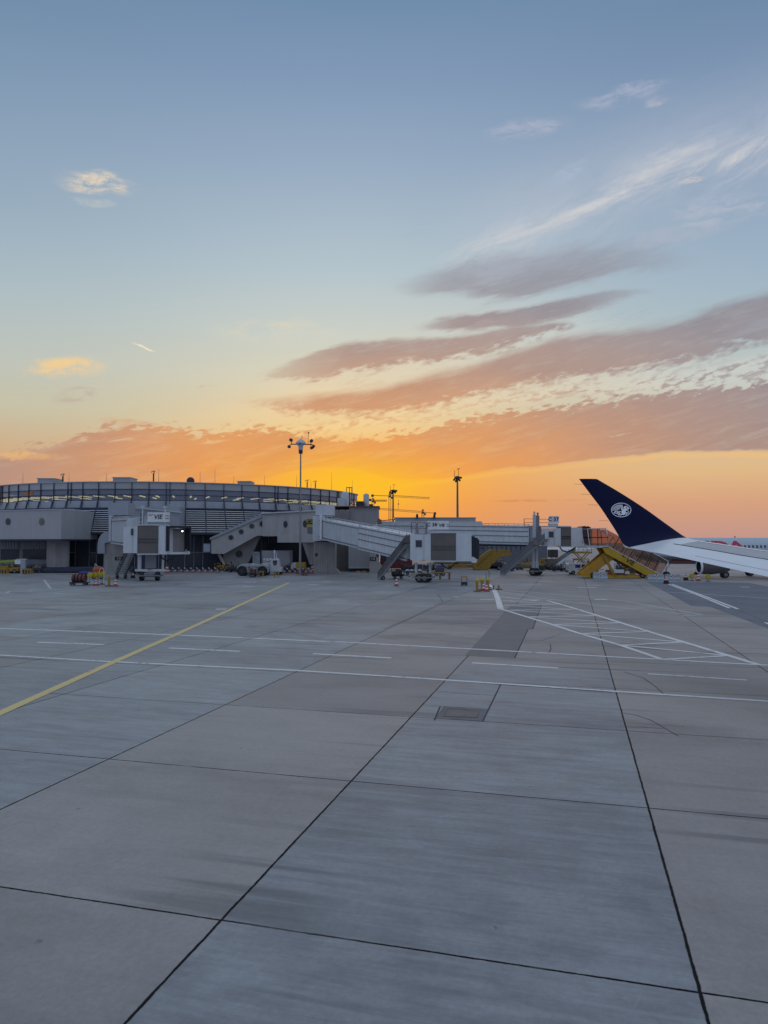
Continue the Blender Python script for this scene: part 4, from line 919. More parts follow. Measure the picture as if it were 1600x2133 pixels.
m = MB(); m.bar(gbase(283, 97) + Vector((0, 0, 1.42)), gbase(345, 97) + Vector((0, 0, 1.42)), .5, .3); m.build('cross_beam', wht2, Q)
m = MB(); m.cyl(gbase(314, 97) + Vector((0, 0, 1.62)), (0, 0, 1), .42, .16, 16); m.build('turntable', rust, Q)
bogie(Q, gbase(313, 97) + Vector((0, 0, .62)), (1, .05, 0), .62, 1.05, .5)
stairs(Q, P(276, 1136, 98.5) + Vector((0, 0, -.6)), G(250, 1205), (1, -.12, 0), 1.25, 16, dark, None)
m = MB(); m.box(P(266, 1131, 100), (1.6, 2, .2)); m.build('stair_landing', steel, Q)
sling(Q, [P(333, 1155, 97), P(338, 1163, 97), P(347, 1168, 97), P(357, 1165, 97), P(364, 1158, 97)])
# ------------------------------------------------------------------ lamp masts
def mast(px, ytop, Y_, label, heads, r=.26, ytip=None, colm=None):
    b_ = gbase(px, Y_); zt_ = P(px, ytop, Y_).z; o = thing('lamp_mast', label, 'lamp mast', b_, group='tall apron lamp masts')
    m = MB(); m.tube([b_, b_ + Vector((0, 0, zt_))], [r * 1.15, r * .62], 12); m.build('pole', colm or wht2, o, smooth=True)
    top_ = b_ + Vector((0, 0, zt_))
    if heads == 'dome':
        m = MB(); m.lathe(top_, [(.35, -.9), (.42, -.2), (.85, .1), (.86, .2), (.7, .5), (.4, .7), (.01, 1.0)], 18); m.build('dome', wht2, o, smooth=True)
        m = MB(); m.lathe(top_ + Vector((0, 0, -.4)), [(.28, -1.1), (.34, -1.0), (.34, 0), (.3, .2)], 12); m.build('mast_head', dark, o)
        m = MB(); m.bar(top_ + Vector((-1.7, 0, .05)), top_ + Vector((1.9, 0, .0)), .14); m.bar(top_ + Vector((0, -1.5, .05)), top_ + Vector((0, 1.5, .05)), .14); m.build('cross_arm', dark, o)
        for dx, dz, ax in ((-1.6, .75, (-.4, -1, .2)), (-1.9, -.35, (-.2, -.2, -1)), (1.75, .6, (.5, -1, .2)), (1.8, -.55, (.4, -.1, -1)), (2.1, -.3, (.9, -.1, -.6))):
            m = MB(); c = top_ + Vector((dx, 0, dz)); m.cyl(c, ax, .27, .34, 14); m.bar(top_ + Vector((dx * .9, 0, 0)), c, .1); m.build('floodlight', dark, o)
        m = MB(); m.tube([top_ + Vector((.2, 0, 1)), top_ + Vector((.2, 0, 1.5))], .05, 6); m.tube([top_ + Vector((1.2, 0, 0)), top_ + Vector((1.25, 0, 1.9))], .04, 6); m.ball(top_ + Vector((1.3, 0, 1.95)), .13, 8); m.build('antenna', dark, o)
    else:
        s_ = heads; m = MB(); m.bar(top_ + Vector((-.9 * s_, 0, 0)), top_ + Vector((.9 * s_, 0, 0)), .16); m.lathe(top_, [(.3, -.5), (.5, -.1), (.8 * s_, .05), (.7 * s_, .35), (.2, .5)], 12); m.build('cross_arm', dark, o)
        for dx, dz, ax in ((-.9, -.35, (-.5, -1, -.5)), (.95, .1, (.5, -1, -.2)), (-.4, -.7, (-.1, -1, -.6)), (.6, -.45, (.3, -1, -.6))):
            m = MB(); m.cyl(top_ + Vector((dx * s_, 0, dz)), ax, .30 * s_, .34, 12); m.build('floodlight', dark, o)
        m = MB(); m.tube([top_ + Vector((-.8 * s_, 0, 0)), top_ + Vector((-.8 * s_, 0, 1.7))], .05, 6); m.tube([top_ + Vector((.25, 0, 0)), top_ + Vector((.25, 0, 2.1))], .05, 6)
        m.bar(top_ + Vector((-.1, 0, 2.0)), top_ + Vector((.6, 0, 2.2)), .12); m.build('antenna', dark, o)
    return o
mast(625.5, 926, 116, 'tallest pale lamp mast with domed head, standing before the grey corridor', 'dome', .17, colm=mat('mast_grey', (.30, .29, .29), .5))
mast(953.5, 996, 160, 'slim dark lamp mast alone against orange sky behind the C36 cab', .8, .30, colm=mat('shaded_mast', (.16, .15, .15), .6))  # pole is plain dark grey
mast(819, 1023, 230, 'distant lamp mast beside the tower crane', 1.1, .34, colm=mat('dark_brown_mast', (.13, .11, .10), .6))  # pole is plain dark brown-grey

# ------------------------------------------------------------------ tower cranes far away
crm = mat('crane_steel', (.20, .13, .07), .6)
def lattice(m, a, b_, w_, n, r_=.12, tri=False):
    a, b_ = Vector(a), Vector(b_); x, y, z = frame(b_ - a); offs = [(-1, -1), (1, -1), (1, 1), (-1, 1)] if not tri else [(-1, -1), (1, -1), (0, 1)]
    cs = [(x * i + y * j) * w_ / 2 for i, j in offs]; k = len(cs)
    for c in cs: m.bar(a + c, b_ + c, r_)
    for i in range(n):
        p, q = a.lerp(b_, i / n), a.lerp(b_, (i + 1) / n)
        for j in range(k): m.bar(p + cs[j], q + cs[(j + 1) % k], r_ * .7)
def crane(label, px, ytop, ybase, xl, yl, xr, yr, Y_, hook=None, big=None):
    s_ = Y_ / F; base = gbase(px, Y_); o = thing('tower_crane', label, 'crane', base); T_ = P(px, ytop, Y_)
    m = MB(); lattice(m, (T_.x, T_.y, 0), T_, 5.0 * s_, 26, .55 * s_); m.build('tower', crm, o)
    Lp, Rp = P(xl, yl, Y_), P(xr, yr, Y_)
    jb, cj = (Rp, Lp) if abs(xr - px) > abs(xl - px) else (Lp, Rp)
    m = MB(); lattice(m, T_ + Vector((0, 0, 2 * s_)), jb, 3.4 * s_, 22, .42 * s_, True); m.build('jib', crm, o)
    m = MB(); m.bar(T_ + Vector((0, 0, 2 * s_)), cj, 2.0 * s_, 1.0 * s_); m.build('counter_jib', crm, o)
    m = MB(); m.box(cj + Vector((0, 0, -.5 * s_)), (5 * s_, 3 * s_, 5 * s_)); m.build('counterweight', dark, o)
    m = MB(); m.box(T_ + Vector((0, 0, 1.0 * s_)), (6 * s_, 4 * s_, 4 * s_)); m.lathe(T_ + Vector((0, 0, 4 * s_)), [(3 * s_, 0), (.5 * s_, 5 * s_)], 4); m.build('slewing_unit', crm, o)
    m = MB(); m.box(T_ + Vector((4.5 * s_, -2 * s_, -2 * s_)), (3.5 * s_, 3 * s_, 4 * s_)); m.build('operator_cab', dark, o)
    if hook:
        a = P(hook[0], hook[1], Y_); m = MB(); m.bar(a, P(hook[0], hook[2], Y_), .5 * s_); m.box(P(hook[0], (hook[1] + hook[2]) / 2, Y_), (2 * s_, 2 * s_, 3 * s_)); m.build('hook', dark, o)
crane('high tower crane with its long jib pointing right over the far hall', 812, 1035, 1100, 776, 1032, 895, 1038, 420, (830, 1040, 1060))
crane('low tower crane whose jib points left, above the far hall chimneys', 881, 1069, 1090, 790, 1060, 906, 1069, 460)
crane('small tower crane partly hidden by the annex roof', 777, 1045, 1060, 771, 1041, 806, 1043, 520)

# ------------------------------------------------------------------ vehicles and ground equipment (local axes: x = length, front at +x)
def wheels(o, pts, r, w_=.25, rim=steel):
    for x, y in pts:
        a, b_ = MB(), MB(); wheel(a, b_, (x, y, r), (0, 1, 0), r, w_); t_ = a.build('wheel', blk, o, smooth=True, base='local'); b_.build('rim', rim, t_, base='local')
def prof(pts, w_, m=None):
    m = m or MB(); m.prism([Vector((x, -w_ / 2, z)) for x, z in pts], (0, w_, 0)); return m
def LB(o, name, m, ms, **k): return m.build(name, ms, o, base='local', **k)
def place(px, py, Y_=None):
    g_ = G(px, py); return (g_.x, g_.y, 0)
def van(label, px, py, L_=4.4, rz=0.0, body=whc, H_=1.85, logo_=True, group=None):
    o = thing('van', label, 'van', place(px, py), rz, group)
    pts = [(-L_ / 2, .35), (L_ / 2, .35), (L_ / 2, .75), (L_ / 2 - .25, 1.0), (L_ / 2 - 1.1, 1.12), (L_ / 2 - 1.75, H_ - .12), (L_ / 2 - 2.1, H_), (-L_ / 2 + .18, H_), (-L_ / 2, H_ - .2)]
    LB(o, 'body', prof(pts, 1.75), body)
    m = MB(); m.prism([Vector((x, -.89, z)) for x, z in [(L_ / 2 - 1.3, 1.1), (L_ / 2 - 1.8, H_ - .2), (L_ / 2 - 2.35, H_ - .2), (L_ / 2 - 2.35, 1.1)]], (0, 1.78, 0)); LB(o, 'side_window', m, wglass)
    m = MB(); m.prism([Vector((L_ / 2 - 1.12, -.75, 1.12)), Vector((L_ / 2 - 1.12, .75, 1.12)), Vector((L_ / 2 - 1.74, .7, H_ - .14)), Vector((L_ / 2 - 1.74, -.7, H_ - .14))], (.04, 0, .03)); LB(o, 'windscreen', m, wglass)
    if logo_:
        m = MB(); m.box((L_ / 2 - 2.95, -.885, 1.35), (.85, .03, .5)); LB(o, 'blue_panel', m, mat('blue_sticker', (.03, .05, .18), .4))
        m = MB(); m.box((-.35, -.885, .85), (.5, .03, .14)); m.box((.3, -.885, .9), (.4, .03, .16)); LB(o, 'lettering', m, mat('green_blue_sticker', (.05, .16, .16), .5))
    m = MB(); m.box((-L_ / 2 - .04, 0, .5), (.14, 1.7, .3)); m.box((L_ / 2 + .03, 0, .45), (.14, 1.7, .28)); LB(o, 'bumper', m, dark)
    for s_ in (-1, 1): m = MB(); m.box((-L_ / 2 - .01, .8 * s_, 1.15), (.05, .14, .5)); LB(o, 'tail_light', m, red)
    wheels(o, [(x, y) for x in (-L_ / 2 + .8, L_ / 2 - .85) for y in (-.8, .8)], .33); return o
def tug(label, px, py, L_=3.0, ms=yel, rz=0.0, H_=1.9, group=None, cabf=.3, cat='tractor', name='tow_tractor'):
    o = thing(name, label, cat, place(px, py), rz, group)
    LB(o, 'body', prof([(-L_ / 2, .35), (L_ / 2, .35), (L_ / 2, .85), (L_ / 2 - .2, 1.0), (L_ / 2 - L_ * .38, 1.02), (-L_ / 2 + L_ * .3, .95), (-L_ / 2 + L_ * .25, .7), (-L_ / 2, .7)], 1.5), ms)
    cx = -L_ / 2 + L_ * (cabf + .12)
    m = MB()
    for x in (cx - .45, cx + .55):
        for y in (-.65, .65): m.bar((x, y, .9), (x, y, H_), .09)
    LB(o, 'cab_frame', m, ms)
    m = MB(); m.box((cx + .05, 0, H_ + .04), (1.25, 1.5, .09), bev=.03); LB(o, 'roof', m, ms)
    m = MB(); m.box((cx + .56, 0, 1.42), (.04, 1.2, .75)); LB(o, 'windscreen', m, wglass)
    m = MB(); m.box((cx - .1, -.2, 1.05), (.5, .5, .15)); m.box((cx - .35, -.2, 1.3), (.12, .5, .5)); LB(o, 'seat', m, blk)
    m = MB(); m.cyl((cx, 0, H_ + .18), (0, 0, 1), .09, .18, 8); LB(o, 'beacon', m, mat('beacon_amber', (.7, .25, .02), .4))
    wheels(o, [(x, y) for x in (-L_ / 2 + .5, L_ / 2 - .55) for y in (-.68, .68)], .36); return o
def dolly(label, px, py, L_=3.2, ms=yel2, rz=0.0, H_=.5, load=None, group=None, name='baggage_trailer', cat='trailer'):
    o = thing(name, label, cat, place(px, py), rz, group)
    m = MB(); m.box((0, 0, H_), (L_, 1.5, .14)); m.box((0, 0, H_ - .15), (L_ * .9, .2, .2)); LB(o, 'deck', m, ms)
    for x in (-L_ / 2 + .05, L_ / 2 - .05):
        m = MB()
        for y in (-.7, .7): m.bar((x, y, H_), (x, y, H_ + .9), .07)
        for z in (.35, .65, .9): m.bar((x, -.7, H_ + z), (x, .7, H_ + z), .06)
        LB(o, 'end_rail', m, ms)
    m = MB(); m.bar((L_ / 2, 0, H_ - .1), (L_ / 2 + .9, 0, .25), .08); LB(o, 'tow_bar', m, dark)
    if load:
        m = MB(); random.seed(int(px)); x = -L_ / 2 + .35
        while x < L_ / 2 - .3:
            h_ = random.uniform(.35, .8); m.box((x, random.uniform(-.2, .2), H_ + .07 + h_ / 2), (.42, 1.0, h_), random.uniform(-.15, .15), bev=.06); x += .48
        LB(o, 'load', m, load)
    wheels(o, [(x, y) for x in (-L_ / 2 + .5, L_ / 2 - .5) for y in (-.62, .62)], .22, .16); return o
def cone(px, py, label, H_=.85, rz=0, blackbase=False, group='striped traffic cones'):
    o = thing('traffic_cone', label, 'traffic cone', place(px, py), rz, group)
    m = MB(); m.box((0, 0, .05), (.62, .62, .10), bev=.04)
    if blackbase: m.box((0, 0, .22), (.5, .5, .34), bev=.05)
    z0 = .36 if blackbase else .09; LB(o, 'base', m, blk if blackbase else redd)
    m = MB(); pr = []; r0, r1 = .21, .05; m2 = []; n = 16; vs = []
    zs = [0, .22, .22, .42, .42, .62, .62, .8, .8, 1.0]
    for k in range(5):
        a, b_ = zs[2 * k], zs[2 * k + 1]; m.m = k % 2
        m.lathe((0, 0, 0), [(r0 + (r1 - r0) * a, z0 + (H_ - z0) * a), (r0 + (r1 - r0) * b_, z0 + (H_ - z0) * b_)], n)
    LB(o, 'cone_body', m, [red, whc], smooth=True); return o
van('white van with dark blue panel facing right, half behind the yellow stairs', 1210, 1196.5, 4.5)

# big covered passenger stairs with VIE lettering
ST = thing('passenger_stairs', 'large yellow passenger stairs with bronze-tinted glazed canopy and VIE lettering, beside the dark blue winglet', 'stairs', G(1290, 1206))
YS = 103.0
def sp_(px, py, dy=0.0): return P(px, py, YS + dy) if dy == 0 else P(px, py, YS) + Vector((0, dy, 0))
def plate_(nm, pts, dep, ms, y0=0.0, parent=None): m = MB(); m.prism([sp_(a, b_, y0) if y0 else sp_(a, b_) for a, b_ in pts], (0, dep, 0)); return m.build(nm, ms, parent or ST)
for y0 in (0, 2.9): plate_('stringer', [(1254, 1140), (1268, 1139.5), (1376, 1197), (1346, 1198.5), (1300, 1173), (1262, 1153)], .18, yel, y0)
plate_('stair_flight', [(1262, 1144), (1268, 1141), (1374, 1197), (1350, 1198)], 2.6, dark, .2)
plate_('support_arm', [(1262, 1152), (1284, 1163), (1226, 1203), (1211, 1195)], .5, mat('orange_yellow', (.50, .26, .02), .55, var=.15), .6)
plate_('support_arm', [(1262, 1152), (1284, 1163), (1226, 1203), (1211, 1195)], .4, mat('orange_yellow_b', (.50, .26, .02), .55, var=.15), 2.4)
plate_('platform', [(1222, 1138), (1268, 1137.5), (1268, 1141), (1222, 1141)], 3.1, wht2)
plate_('chassis', [(1212, 1196.5), (1240, 1198), (1352, 1199), (1352, 1204), (1240, 1205), (1212, 1200)], 2.2, yel, .4)
plate_('cross_link', [(1258, 1158), (1264, 1158), (1285, 1200), (1279, 1200)], .25, yel2, .3)
plate_('cross_link', [(1281, 1164), (1284, 1163), (1303, 1190), (1300, 1191)], .2, dark, .3)
plate_('driver_cab', [(1308, 1183), (1324, 1181), (1328, 1199), (1308, 1199)], 1.4, yel2, .5)
plate_('cab_window', [(1311, 1185), (1322, 1184), (1325, 1193), (1311, 1193)], .05, wglass, .42)
m = MB(); q = sp_(1270, 1197, .5); m.box(q + Vector((1.3, .8, .2)), (2.6, 1.4, .9), bev=.1); m.box(q + Vector((3.2, .8, 0)), (1.2, 1.2, .5)); m.build('engine_housing', mat('rusty_orange', (.32, .13, .03), .6), ST)
m = MB(); q = sp_(1290, 1190, .3); m.box(q, (1.4, .5, .5)); m.box(q + Vector((1.2, 0, -.2)), (.6, .5, .4)); m.build('equipment_box', wht2, ST)
for px in (1235, 1337):
    for dy in (.5, 2.3):
        a, b_ = MB(), MB(); c = gbase(px, YS + dy); wheel(a, b_, (c.x, c.y, .42), (0, 1, 0), .42, .3); w_ = a.build('wheel', blk, ST, smooth=True); b_.build('rim', yel2, w_)
# glazing: each pane with its frame, both sides
def pane(pts):
    for y0 in (0.02, 3.0):
        pp = [sp_(a, b_, y0) for a, b_ in pts]; m = MB(); m.prism(pp, (0, .04, 0)); g_ = m.build('glazing_pane', tint, ST)
        m = MB(); k = len(pp)
        for i in range(k): m.bar(pp[i] + Vector((0, -.02, 0)), pp[(i + 1) % k] + Vector((0, -.02, 0)), .09, .09)
        m.build('frame', wht, g_)
xs = [(1223, 1243), (1245, 1264)]
pane([(1224, 1101.5), (1245, 1101), (1245.5, 1119.5), (1226, 1119.5)]); pane([(1245, 1101), (1262, 1100.5), (1266, 1119.5), (1245.5, 1119.5)])
pane([(1226, 1119.5), (1245.5, 1119.5), (1245.5, 1137.5), (1229, 1137.5)]); pane([(1245.5, 1119.5), (1266, 1119.5), (1267.5, 1137.5), (1245.5, 1137.5)])
tops = [(1266, 1105), (1274, 1108), (1291, 1119), (1301, 1140), (1322, 1143), (1341, 1146), (1359, 1151), (1376, 1159), (1393, 1169)]
tops = [(1265, 1104), (1291, 1118), (1301, 1140), (1322, 1143.5), (1341, 1146.5), (1359, 1151), (1376, 1160), (1393, 1169.5)]
bots = [(1267, 1138), (1276, 1143), (1292, 1152), (1309, 1161), (1326, 1170), (1343, 1179.5), (1361, 1189), (1378, 1197.5)]
for i in range(7): pane([bots[i], bots[i + 1], tops[i + 1], tops[i]])
m = MB()
for i in range(7): a, b_ = sp_(*tops[i]), sp_(*tops[i + 1]); m.prism([a, b_, b_ + Vector((0, 0, .06)), a + Vector((0, 0, .06))], (0, 3.1, 0))
a, b_ = sp_(1224, 1101), sp_(1265, 1100.5); m.prism([a, b_, b_ + Vector((0, 0, .06)), a + Vector((0, 0, .06))], (0, 3.1, 0)); m.build('canopy_roof', tint, ST)
logo(ST, sp_(1312, 1170.5) + Vector((0, -.03, 0)), (1, 0, -.53), (.47, 0, .88), .62, letter, small=False)

# concrete barriers with square chequer markers
bar_m = mat('blue_grey_barrier', (.33, .40, .44), .7, var=.12, vs=2)
def barrier(x0, x1, yb, h_px, label):
    g_ = G((x0 + x1) / 2, yb); s_ = g_.y / F; L_ = (x1 - x0) * s_; h_ = h_px * s_; o = thing('concrete_barrier', label, 'barrier', (g_.x, g_.y, 0), 0, 'blue-grey barrier blocks')
    m = MB(); m.prism([Vector((-L_ / 2 + .0, y, z)) for y, z in [(-.3, 0), (-.3, .2), (-.12, .42), (-.1, h_), (.1, h_), (.12, .42), (.3, .2), (.3, 0)]], (L_, 0, 0)); LB(o, 'block', m, bar_m)
    m = MB(); c = .19
    for i in (-1, 0, 1):
        for j in (-1, 0, 1):
            m.m = (i + j) % 2; m.box((i * c + L_ * .03, -.145, h_ * .68 + j * c * .8), (c, .02, c * .8))
    LB(o, 'chequer_marker', m, [whc, redd]); return o
barrier(1236, 1265, 1206.5, 14.5, 'blue-grey barrier block in front of the yellow stairs, leftmost of three')
barrier(1349, 1383, 1209, 12.5, 'blue-grey barrier block at the foot of the covered stairs, middle of three')
barrier(1385, 1416, 1209, 12.5, 'blue-grey barrier block right of the black-based cone, rightmost of three')
# cones
cone(1388, 1216, 'striped cone on a tall black base before the barrier blocks', 1.05, 0, True)
cone(1429, 1209, 'striped cone left of the two yellow warning lamps on the right', .95, 0, True)
cone(1455, 1210, 'striped cone between the two yellow warning lamps', 1.0)
cone(1450, 1197, 'small dark striped cone standing farther off behind the yellow warning lamps', .85, 0, True)
cone(826, 1221, 'striped cone alone in front of the C36 bridge stair', 1.0)
cone(240.5, 1221, 'striped cone right of the yellow bollard at left', .95)
cone(199.5, 1220, 'striped cone among the yellow ground equipment at left', .85)
cone(1007, 1231, 'left cone of the pair tucked between the yellow bollards', .95)
cone(1014, 1232, 'right cone of the pair tucked between the yellow bollards', .85)
cone(277, 1204, 'dark red cone by the left wheel of the left bridge', .8, 0, True)
def wlamp(px, py, H_, label, r=.28, group='round yellow warning lamps'):
    o = thing('warning_lamp', label, 'warning lamp', place(px, py), 0, group)
    LB(o, 'foot', MB().lathe((0, 0, 0), [(.3, 0), (.3, .06), (.1, .1)], 12), dark); LB(o, 'stem', MB().tube([(0, 0, .08), (0, 0, H_ - r)], .035, 6), steel)
    LB(o, 'lamp_head', MB().cyl((0, 0, H_ - r), (0, 1, 0), r, .22, 16).cyl((0, -.12, H_ - r), (0, 1, 0), r * .7, .06, 16), yelb); return o
wlamp(1441.5, 1209.5, .98, 'round yellow warning lamp nearest the striped cones, left of the two', .33)
wlamp(1475, 1211, .98, 'round yellow warning lamp standing alone on the right', .33)
def bollard(px, py, H_, label, lamp=False, group='yellow apron bollards', r=.13):
    o = thing('bollard', label, 'bollard', place(px, py), 0, group)
    LB(o, 'base', MB().box((0, 0, .04), (.75, .55, .08)), dark); LB(o, 'post', MB().lathe((0, 0, 0), [(r, .08), (r, H_ - .1), (r * .8, H_)], 12), yel2)
    if lamp: LB(o, 'lamp_head', MB().ball((0, 0, H_ + .14), .24, 12), yelb)
    return o
bollard(994, 1232, 1.0, 'yellow bollard with round lamp, left end of the cluster by the white curve', True)
bollard(1004, 1229, .95, 'yellow bollard with round lamp just behind the two clustered cones', True)
bollard(1017, 1229, .95, 'yellow bollard with round lamp at the start of the thick white line', True)
bollard(1028, 1228, .5, 'short yellow post right of the white curve, left of two', r=.1)
bollard(1039, 1228, .5, 'short yellow post right of the white curve, right of two', r=.1)
bollard(227, 1221, 1.25, 'slim yellow bollard with black top left of a striped cone', r=.14)
for px, py, hh, lb in ((1019, 1225, 2.0, 'thin black whip pole behind the bollard cluster, taller right one'), (1013, 1225, 1.6, 'thin black whip pole behind the bollard cluster, shorter left one')):
    o = thing('marker_pole', lb, 'pole', place(px, py)); LB(o, 'rod', MB().tube([(0, 0, 0), (0, 0, hh)], .03, 6), dark); LB(o, 'foot', MB().lathe((0, 0, 0), [(.3, 0), (.3, .08), (.05, .12)], 10), blk)
# trolley with yellow top
o = thing('hand_trolley', 'small two-tier trolley with a yellow tray, alone on the apron right of the C36 cab', 'trolley', place(967, 1220))
LB(o, 'box', MB().box((0, 0, .28), (.75, .5, .34), bev=.03), dark)
m = MB()
for x in (-.34, .34):
    for y in (-.22, .22): m.bar((x, y, .1), (x, y, 1.05), .05)
LB(o, 'frame', m, steel); LB(o, 'tray', MB().box((0, 0, 1.08), (.72, .5, .14), bev=.03), yel2); wheels(o, [(-.28, -.2), (.28, -.2), (-.28, .2), (.28, .2)], .08, .05)

# equipment under the C36 bridge
dolly('dark loaded equipment cart behind the foot of the C36 bridge stair', 829, 1205, 1.9, dark, 0, .55, mat('mixed_dark_load', (.10, .09, .09), .6, var=.6, vs=4), name='equipment_cart', cat='cart')
o = thing('trestle', 'yellow steel trestle right of the C36 bridge wheels', 'trestle', place(917, 1207))
m = MB(); m.box((0, 0, .95), (2.9, 1.0, .14)); LB(o, 'top_beam', m, yel2)
for x in (-1.3, 0, 1.3): m = MB(); m.box((x, 0, .46), (.22, .8, .92)); LB(o, 'leg', m, yel2)
o = thing('ground_power_unit', 'dark machine with blue hood behind the yellow trestle', 'machine', place(916, 1199))
LB(o, 'body', MB().box((0, 0, 1.0), (1.4, 1.2, .8), bev=.12), mat('grey_blue_hood', (.07, .08, .11), .5)); LB(o, 'hood', MB().box((0, 0, 1.48), (1.2, 1.0, .18), bev=.06), blu); wheels(o, [(-.5, -.5), (.5, -.5), (-.5, .5), (.5, .5)], .3)
m = MB(); m.m = 0
o = thing('hose_cart', 'low cart with coiled pale hoses beneath the C36 cab, left of the wheels', 'cart', place(862, 1198))
LB(o, 'deck', MB().box((0, 0, .5), (2.6, 1.2, .15)), dark); m = MB()
for k in range(4): m.lathe((-1 + k * .65, 0, .62), [(.25, 0), (.32, .1), (.25, .25), (.15, .3)], 12)
LB(o, 'hose_coil', m, wht2); wheels(o, [(-1, -.5), (1, -.5), (-1, .5), (1, .5)], .24)
dolly('olive trailer between the C36 bridge columns', 880, 1193, 3.0, mat('olive_paint', (.16, .15, .05), .6), 0, .6, mat('blue_black_load', (.05, .06, .12), .5, var=.4, vs=3), name='equipment_cart', cat='cart')

# yellow stair truck in the background (arched, lowered)
o = thing('stair_truck', 'arched yellow stair truck parked behind the C36 cab canopy', 'truck', place(1025, 1187))
def sc_(px, py): return (px - 1025) * 135 / F, (1187 - py) * 135 / F
m = MB(); pts = [sc_(*q) for q in [(986, 1186), (984, 1172), (1000, 1160), (1017, 1147), (1024, 1145), (1060, 1145.5), (1063, 1157), (1048, 1158), (1036, 1162), (1024, 1174), (1016, 1186)]]
LB(o, 'stair_body', prof(pts, 2.2), yel2)
m = prof([sc_(*q) for q in [(1018, 1146.5), (1061, 1147), (1061, 1149), (1018, 1149)]], 2.3); LB(o, 'side_stripe', m, mat('dirty_yellow', (.33, .20, .03), .6))
m = MB()
for i in range(9): u = -3.2 + i * .32; m.bar((u, -1.13, .9 + i * .27), (u + .5, -1.13, .9 + i * .27), .05, .05)
LB(o, 'step_edge', m, mat('step_shadow', (.10, .07, .02), .7))
m = MB(); m.bar((-3.4, -1.1, 2.4), (-.8, -1.1, 4.5), .07); m.bar((-.8, -1.1, 4.5), (3.1, -1.1, 4.5), .07)
for i in range(6): m.bar((-.7 + i * .75, -1.1, 3.7), (-.7 + i * .75, -1.1, 4.5), .05)
LB(o, 'handrail', m, steel)
LB(o, 'chassis', MB().box((1.4, 0, .55), (5.2, 1.8, .35)), dark)
LB(o, 'driver_cab', prof([sc_(*q) for q in [(1018, 1185), (1024, 1176), (1034, 1170), (1044, 1172), (1045, 1186)]], 1.8), dark)
m = MB(); m.bar((.9, -.8, 1), (1.2, -.8, 3.0), .18); m.bar((2.6, -.8, .8), (.6, -.8, 2.6), .14); LB(o, 'lift_strut', m, steel)
wheels(o, [(x, y) for x in (-2.6, 1.2, 3.2) for y in (-.9, .9)], .42)
tug('long low yellow pushback tractor behind the C36 cab, under the cable loop', 966, 1186, 6.6, yel2, math.pi, 1.45, cabf=.62)
tug('yellow cargo tractor partly behind the C37 bridge stair', 1096, 1181, 2.8, yel2, 0, 2.6)
dolly('tan baggage trailer just left of the C37 bridge wheels', 1097, 1187, 2.9, yel2, 0, .55, mat('tan_load', (.28, .22, .16), .7, var=.4, vs=3), group='baggage trailers in the background')
dolly('grey baggage trailer behind the foot of the C37 bridge stair', 1070, 1187, 2.6, steel, 0, .6, mat('grey_load', (.22, .20, .20), .7, var=.5, vs=3), group='baggage trailers in the background')
dolly('pale baggage trailer left of the C37 stair foot', 1050, 1184, 2.2, steel, 0, .6, mat('pale_load', (.30, .28, .27), .7, var=.5, vs=3), group='baggage trailers in the background')
dolly('tan baggage trailer between two others under the level C37 tunnel', 1078, 1182, 2.4, yel2, 0, .6, mat('brown_load', (.25, .18, .14), .7, var=.4, vs=3), group='baggage trailers in the background')
# cargo loader: low yellow bed
o = thing('cargo_loader', 'low yellow cargo loader right of the C37 bridge wheels', 'loader', place(1146, 1186))
LB(o, 'bed', MB().box((0, 0, 1.0), (4.0, 2.0, .5)), yel); m = MB(); m.box((-1.7, 0, 1.5), (.6, 1.9, .6)); LB(o, 'driver_stand', m, yel2); m = MB()
for x in (-1.9, -.6, .6, 1.9): m.bar((x, -1, 1.2), (x, -1, 2.0), .07)
m.bar((-1.9, -1, 2.0), (1.9, -1, 2.0), .07); LB(o, 'side_rail', m, yel2); wheels(o, [(x, y) for x in (-1.6, -.5, 1.4) for y in (-.9, .9)], .4)
# belt loader leaning up right
o = thing('belt_loader', 'grey belt loader slanting up to the right below the C37 cab', 'loader', place(1165, 1187))
def sb_(px, py): return (px - 1165) * 135 / F, (1187 - py) * 135 / F
LB(o, 'conveyor', prof([sb_(*q) for q in [(1146, 1180), (1150, 1172), (1192, 1144), (1199, 1143), (1198, 1147), (1160, 1178)]], 1.1), steel)
LB(o, 'belt', prof([sb_(*q) for q in [(1150, 1171.5), (1197, 1140.5), (1198, 1142.5), (1151, 1173)]], .8), blk)
LB(o, 'chassis', MB().box((.2, 0, .7), (3.4, 1.6, .5)), wht2); wheels(o, [(x, y) for x in (-1, 1.2) for y in (-.75, .75)], .38)
# pale truck with access steps
o = thing('service_truck', 'pale grey truck with a small access ladder, left of the white van', 'truck', place(1178, 1188))
LB(o, 'body', prof([(-1.6, .5), (1.5, .5), (1.5, 1.2), (1.1, 1.9), (-.2, 2.0), (-.3, 1.3), (-1.6, 1.2)], 1.9), wht2); LB(o, 'windscreen', MB().prism([Vector((1.14, -.8, 1.25)), Vector((1.14, .8, 1.25)), Vector((.9, .8, 1.85)), Vector((.9, -.8, 1.85))], (.4, 0, .1)), wglass)
m = MB(); m.bar((-1.4, -.7, 1.2), (1.2, -.7, 3.0), .12, .3); m.bar((-1.4, .0, 1.2), (1.2, .0, 3.0), .12, .3)
for k in range(7): m.bar((-1.4 + .37 * k, -.7, 1.3 + .26 * k), (-1.4 + .37 * k, 0, 1.3 + .26 * k), .1)
LB(o, 'ladder', m, wht); wheels(o, [(x, y) for x in (-1.1, 1.0) for y in (-.8, .8)], .42)
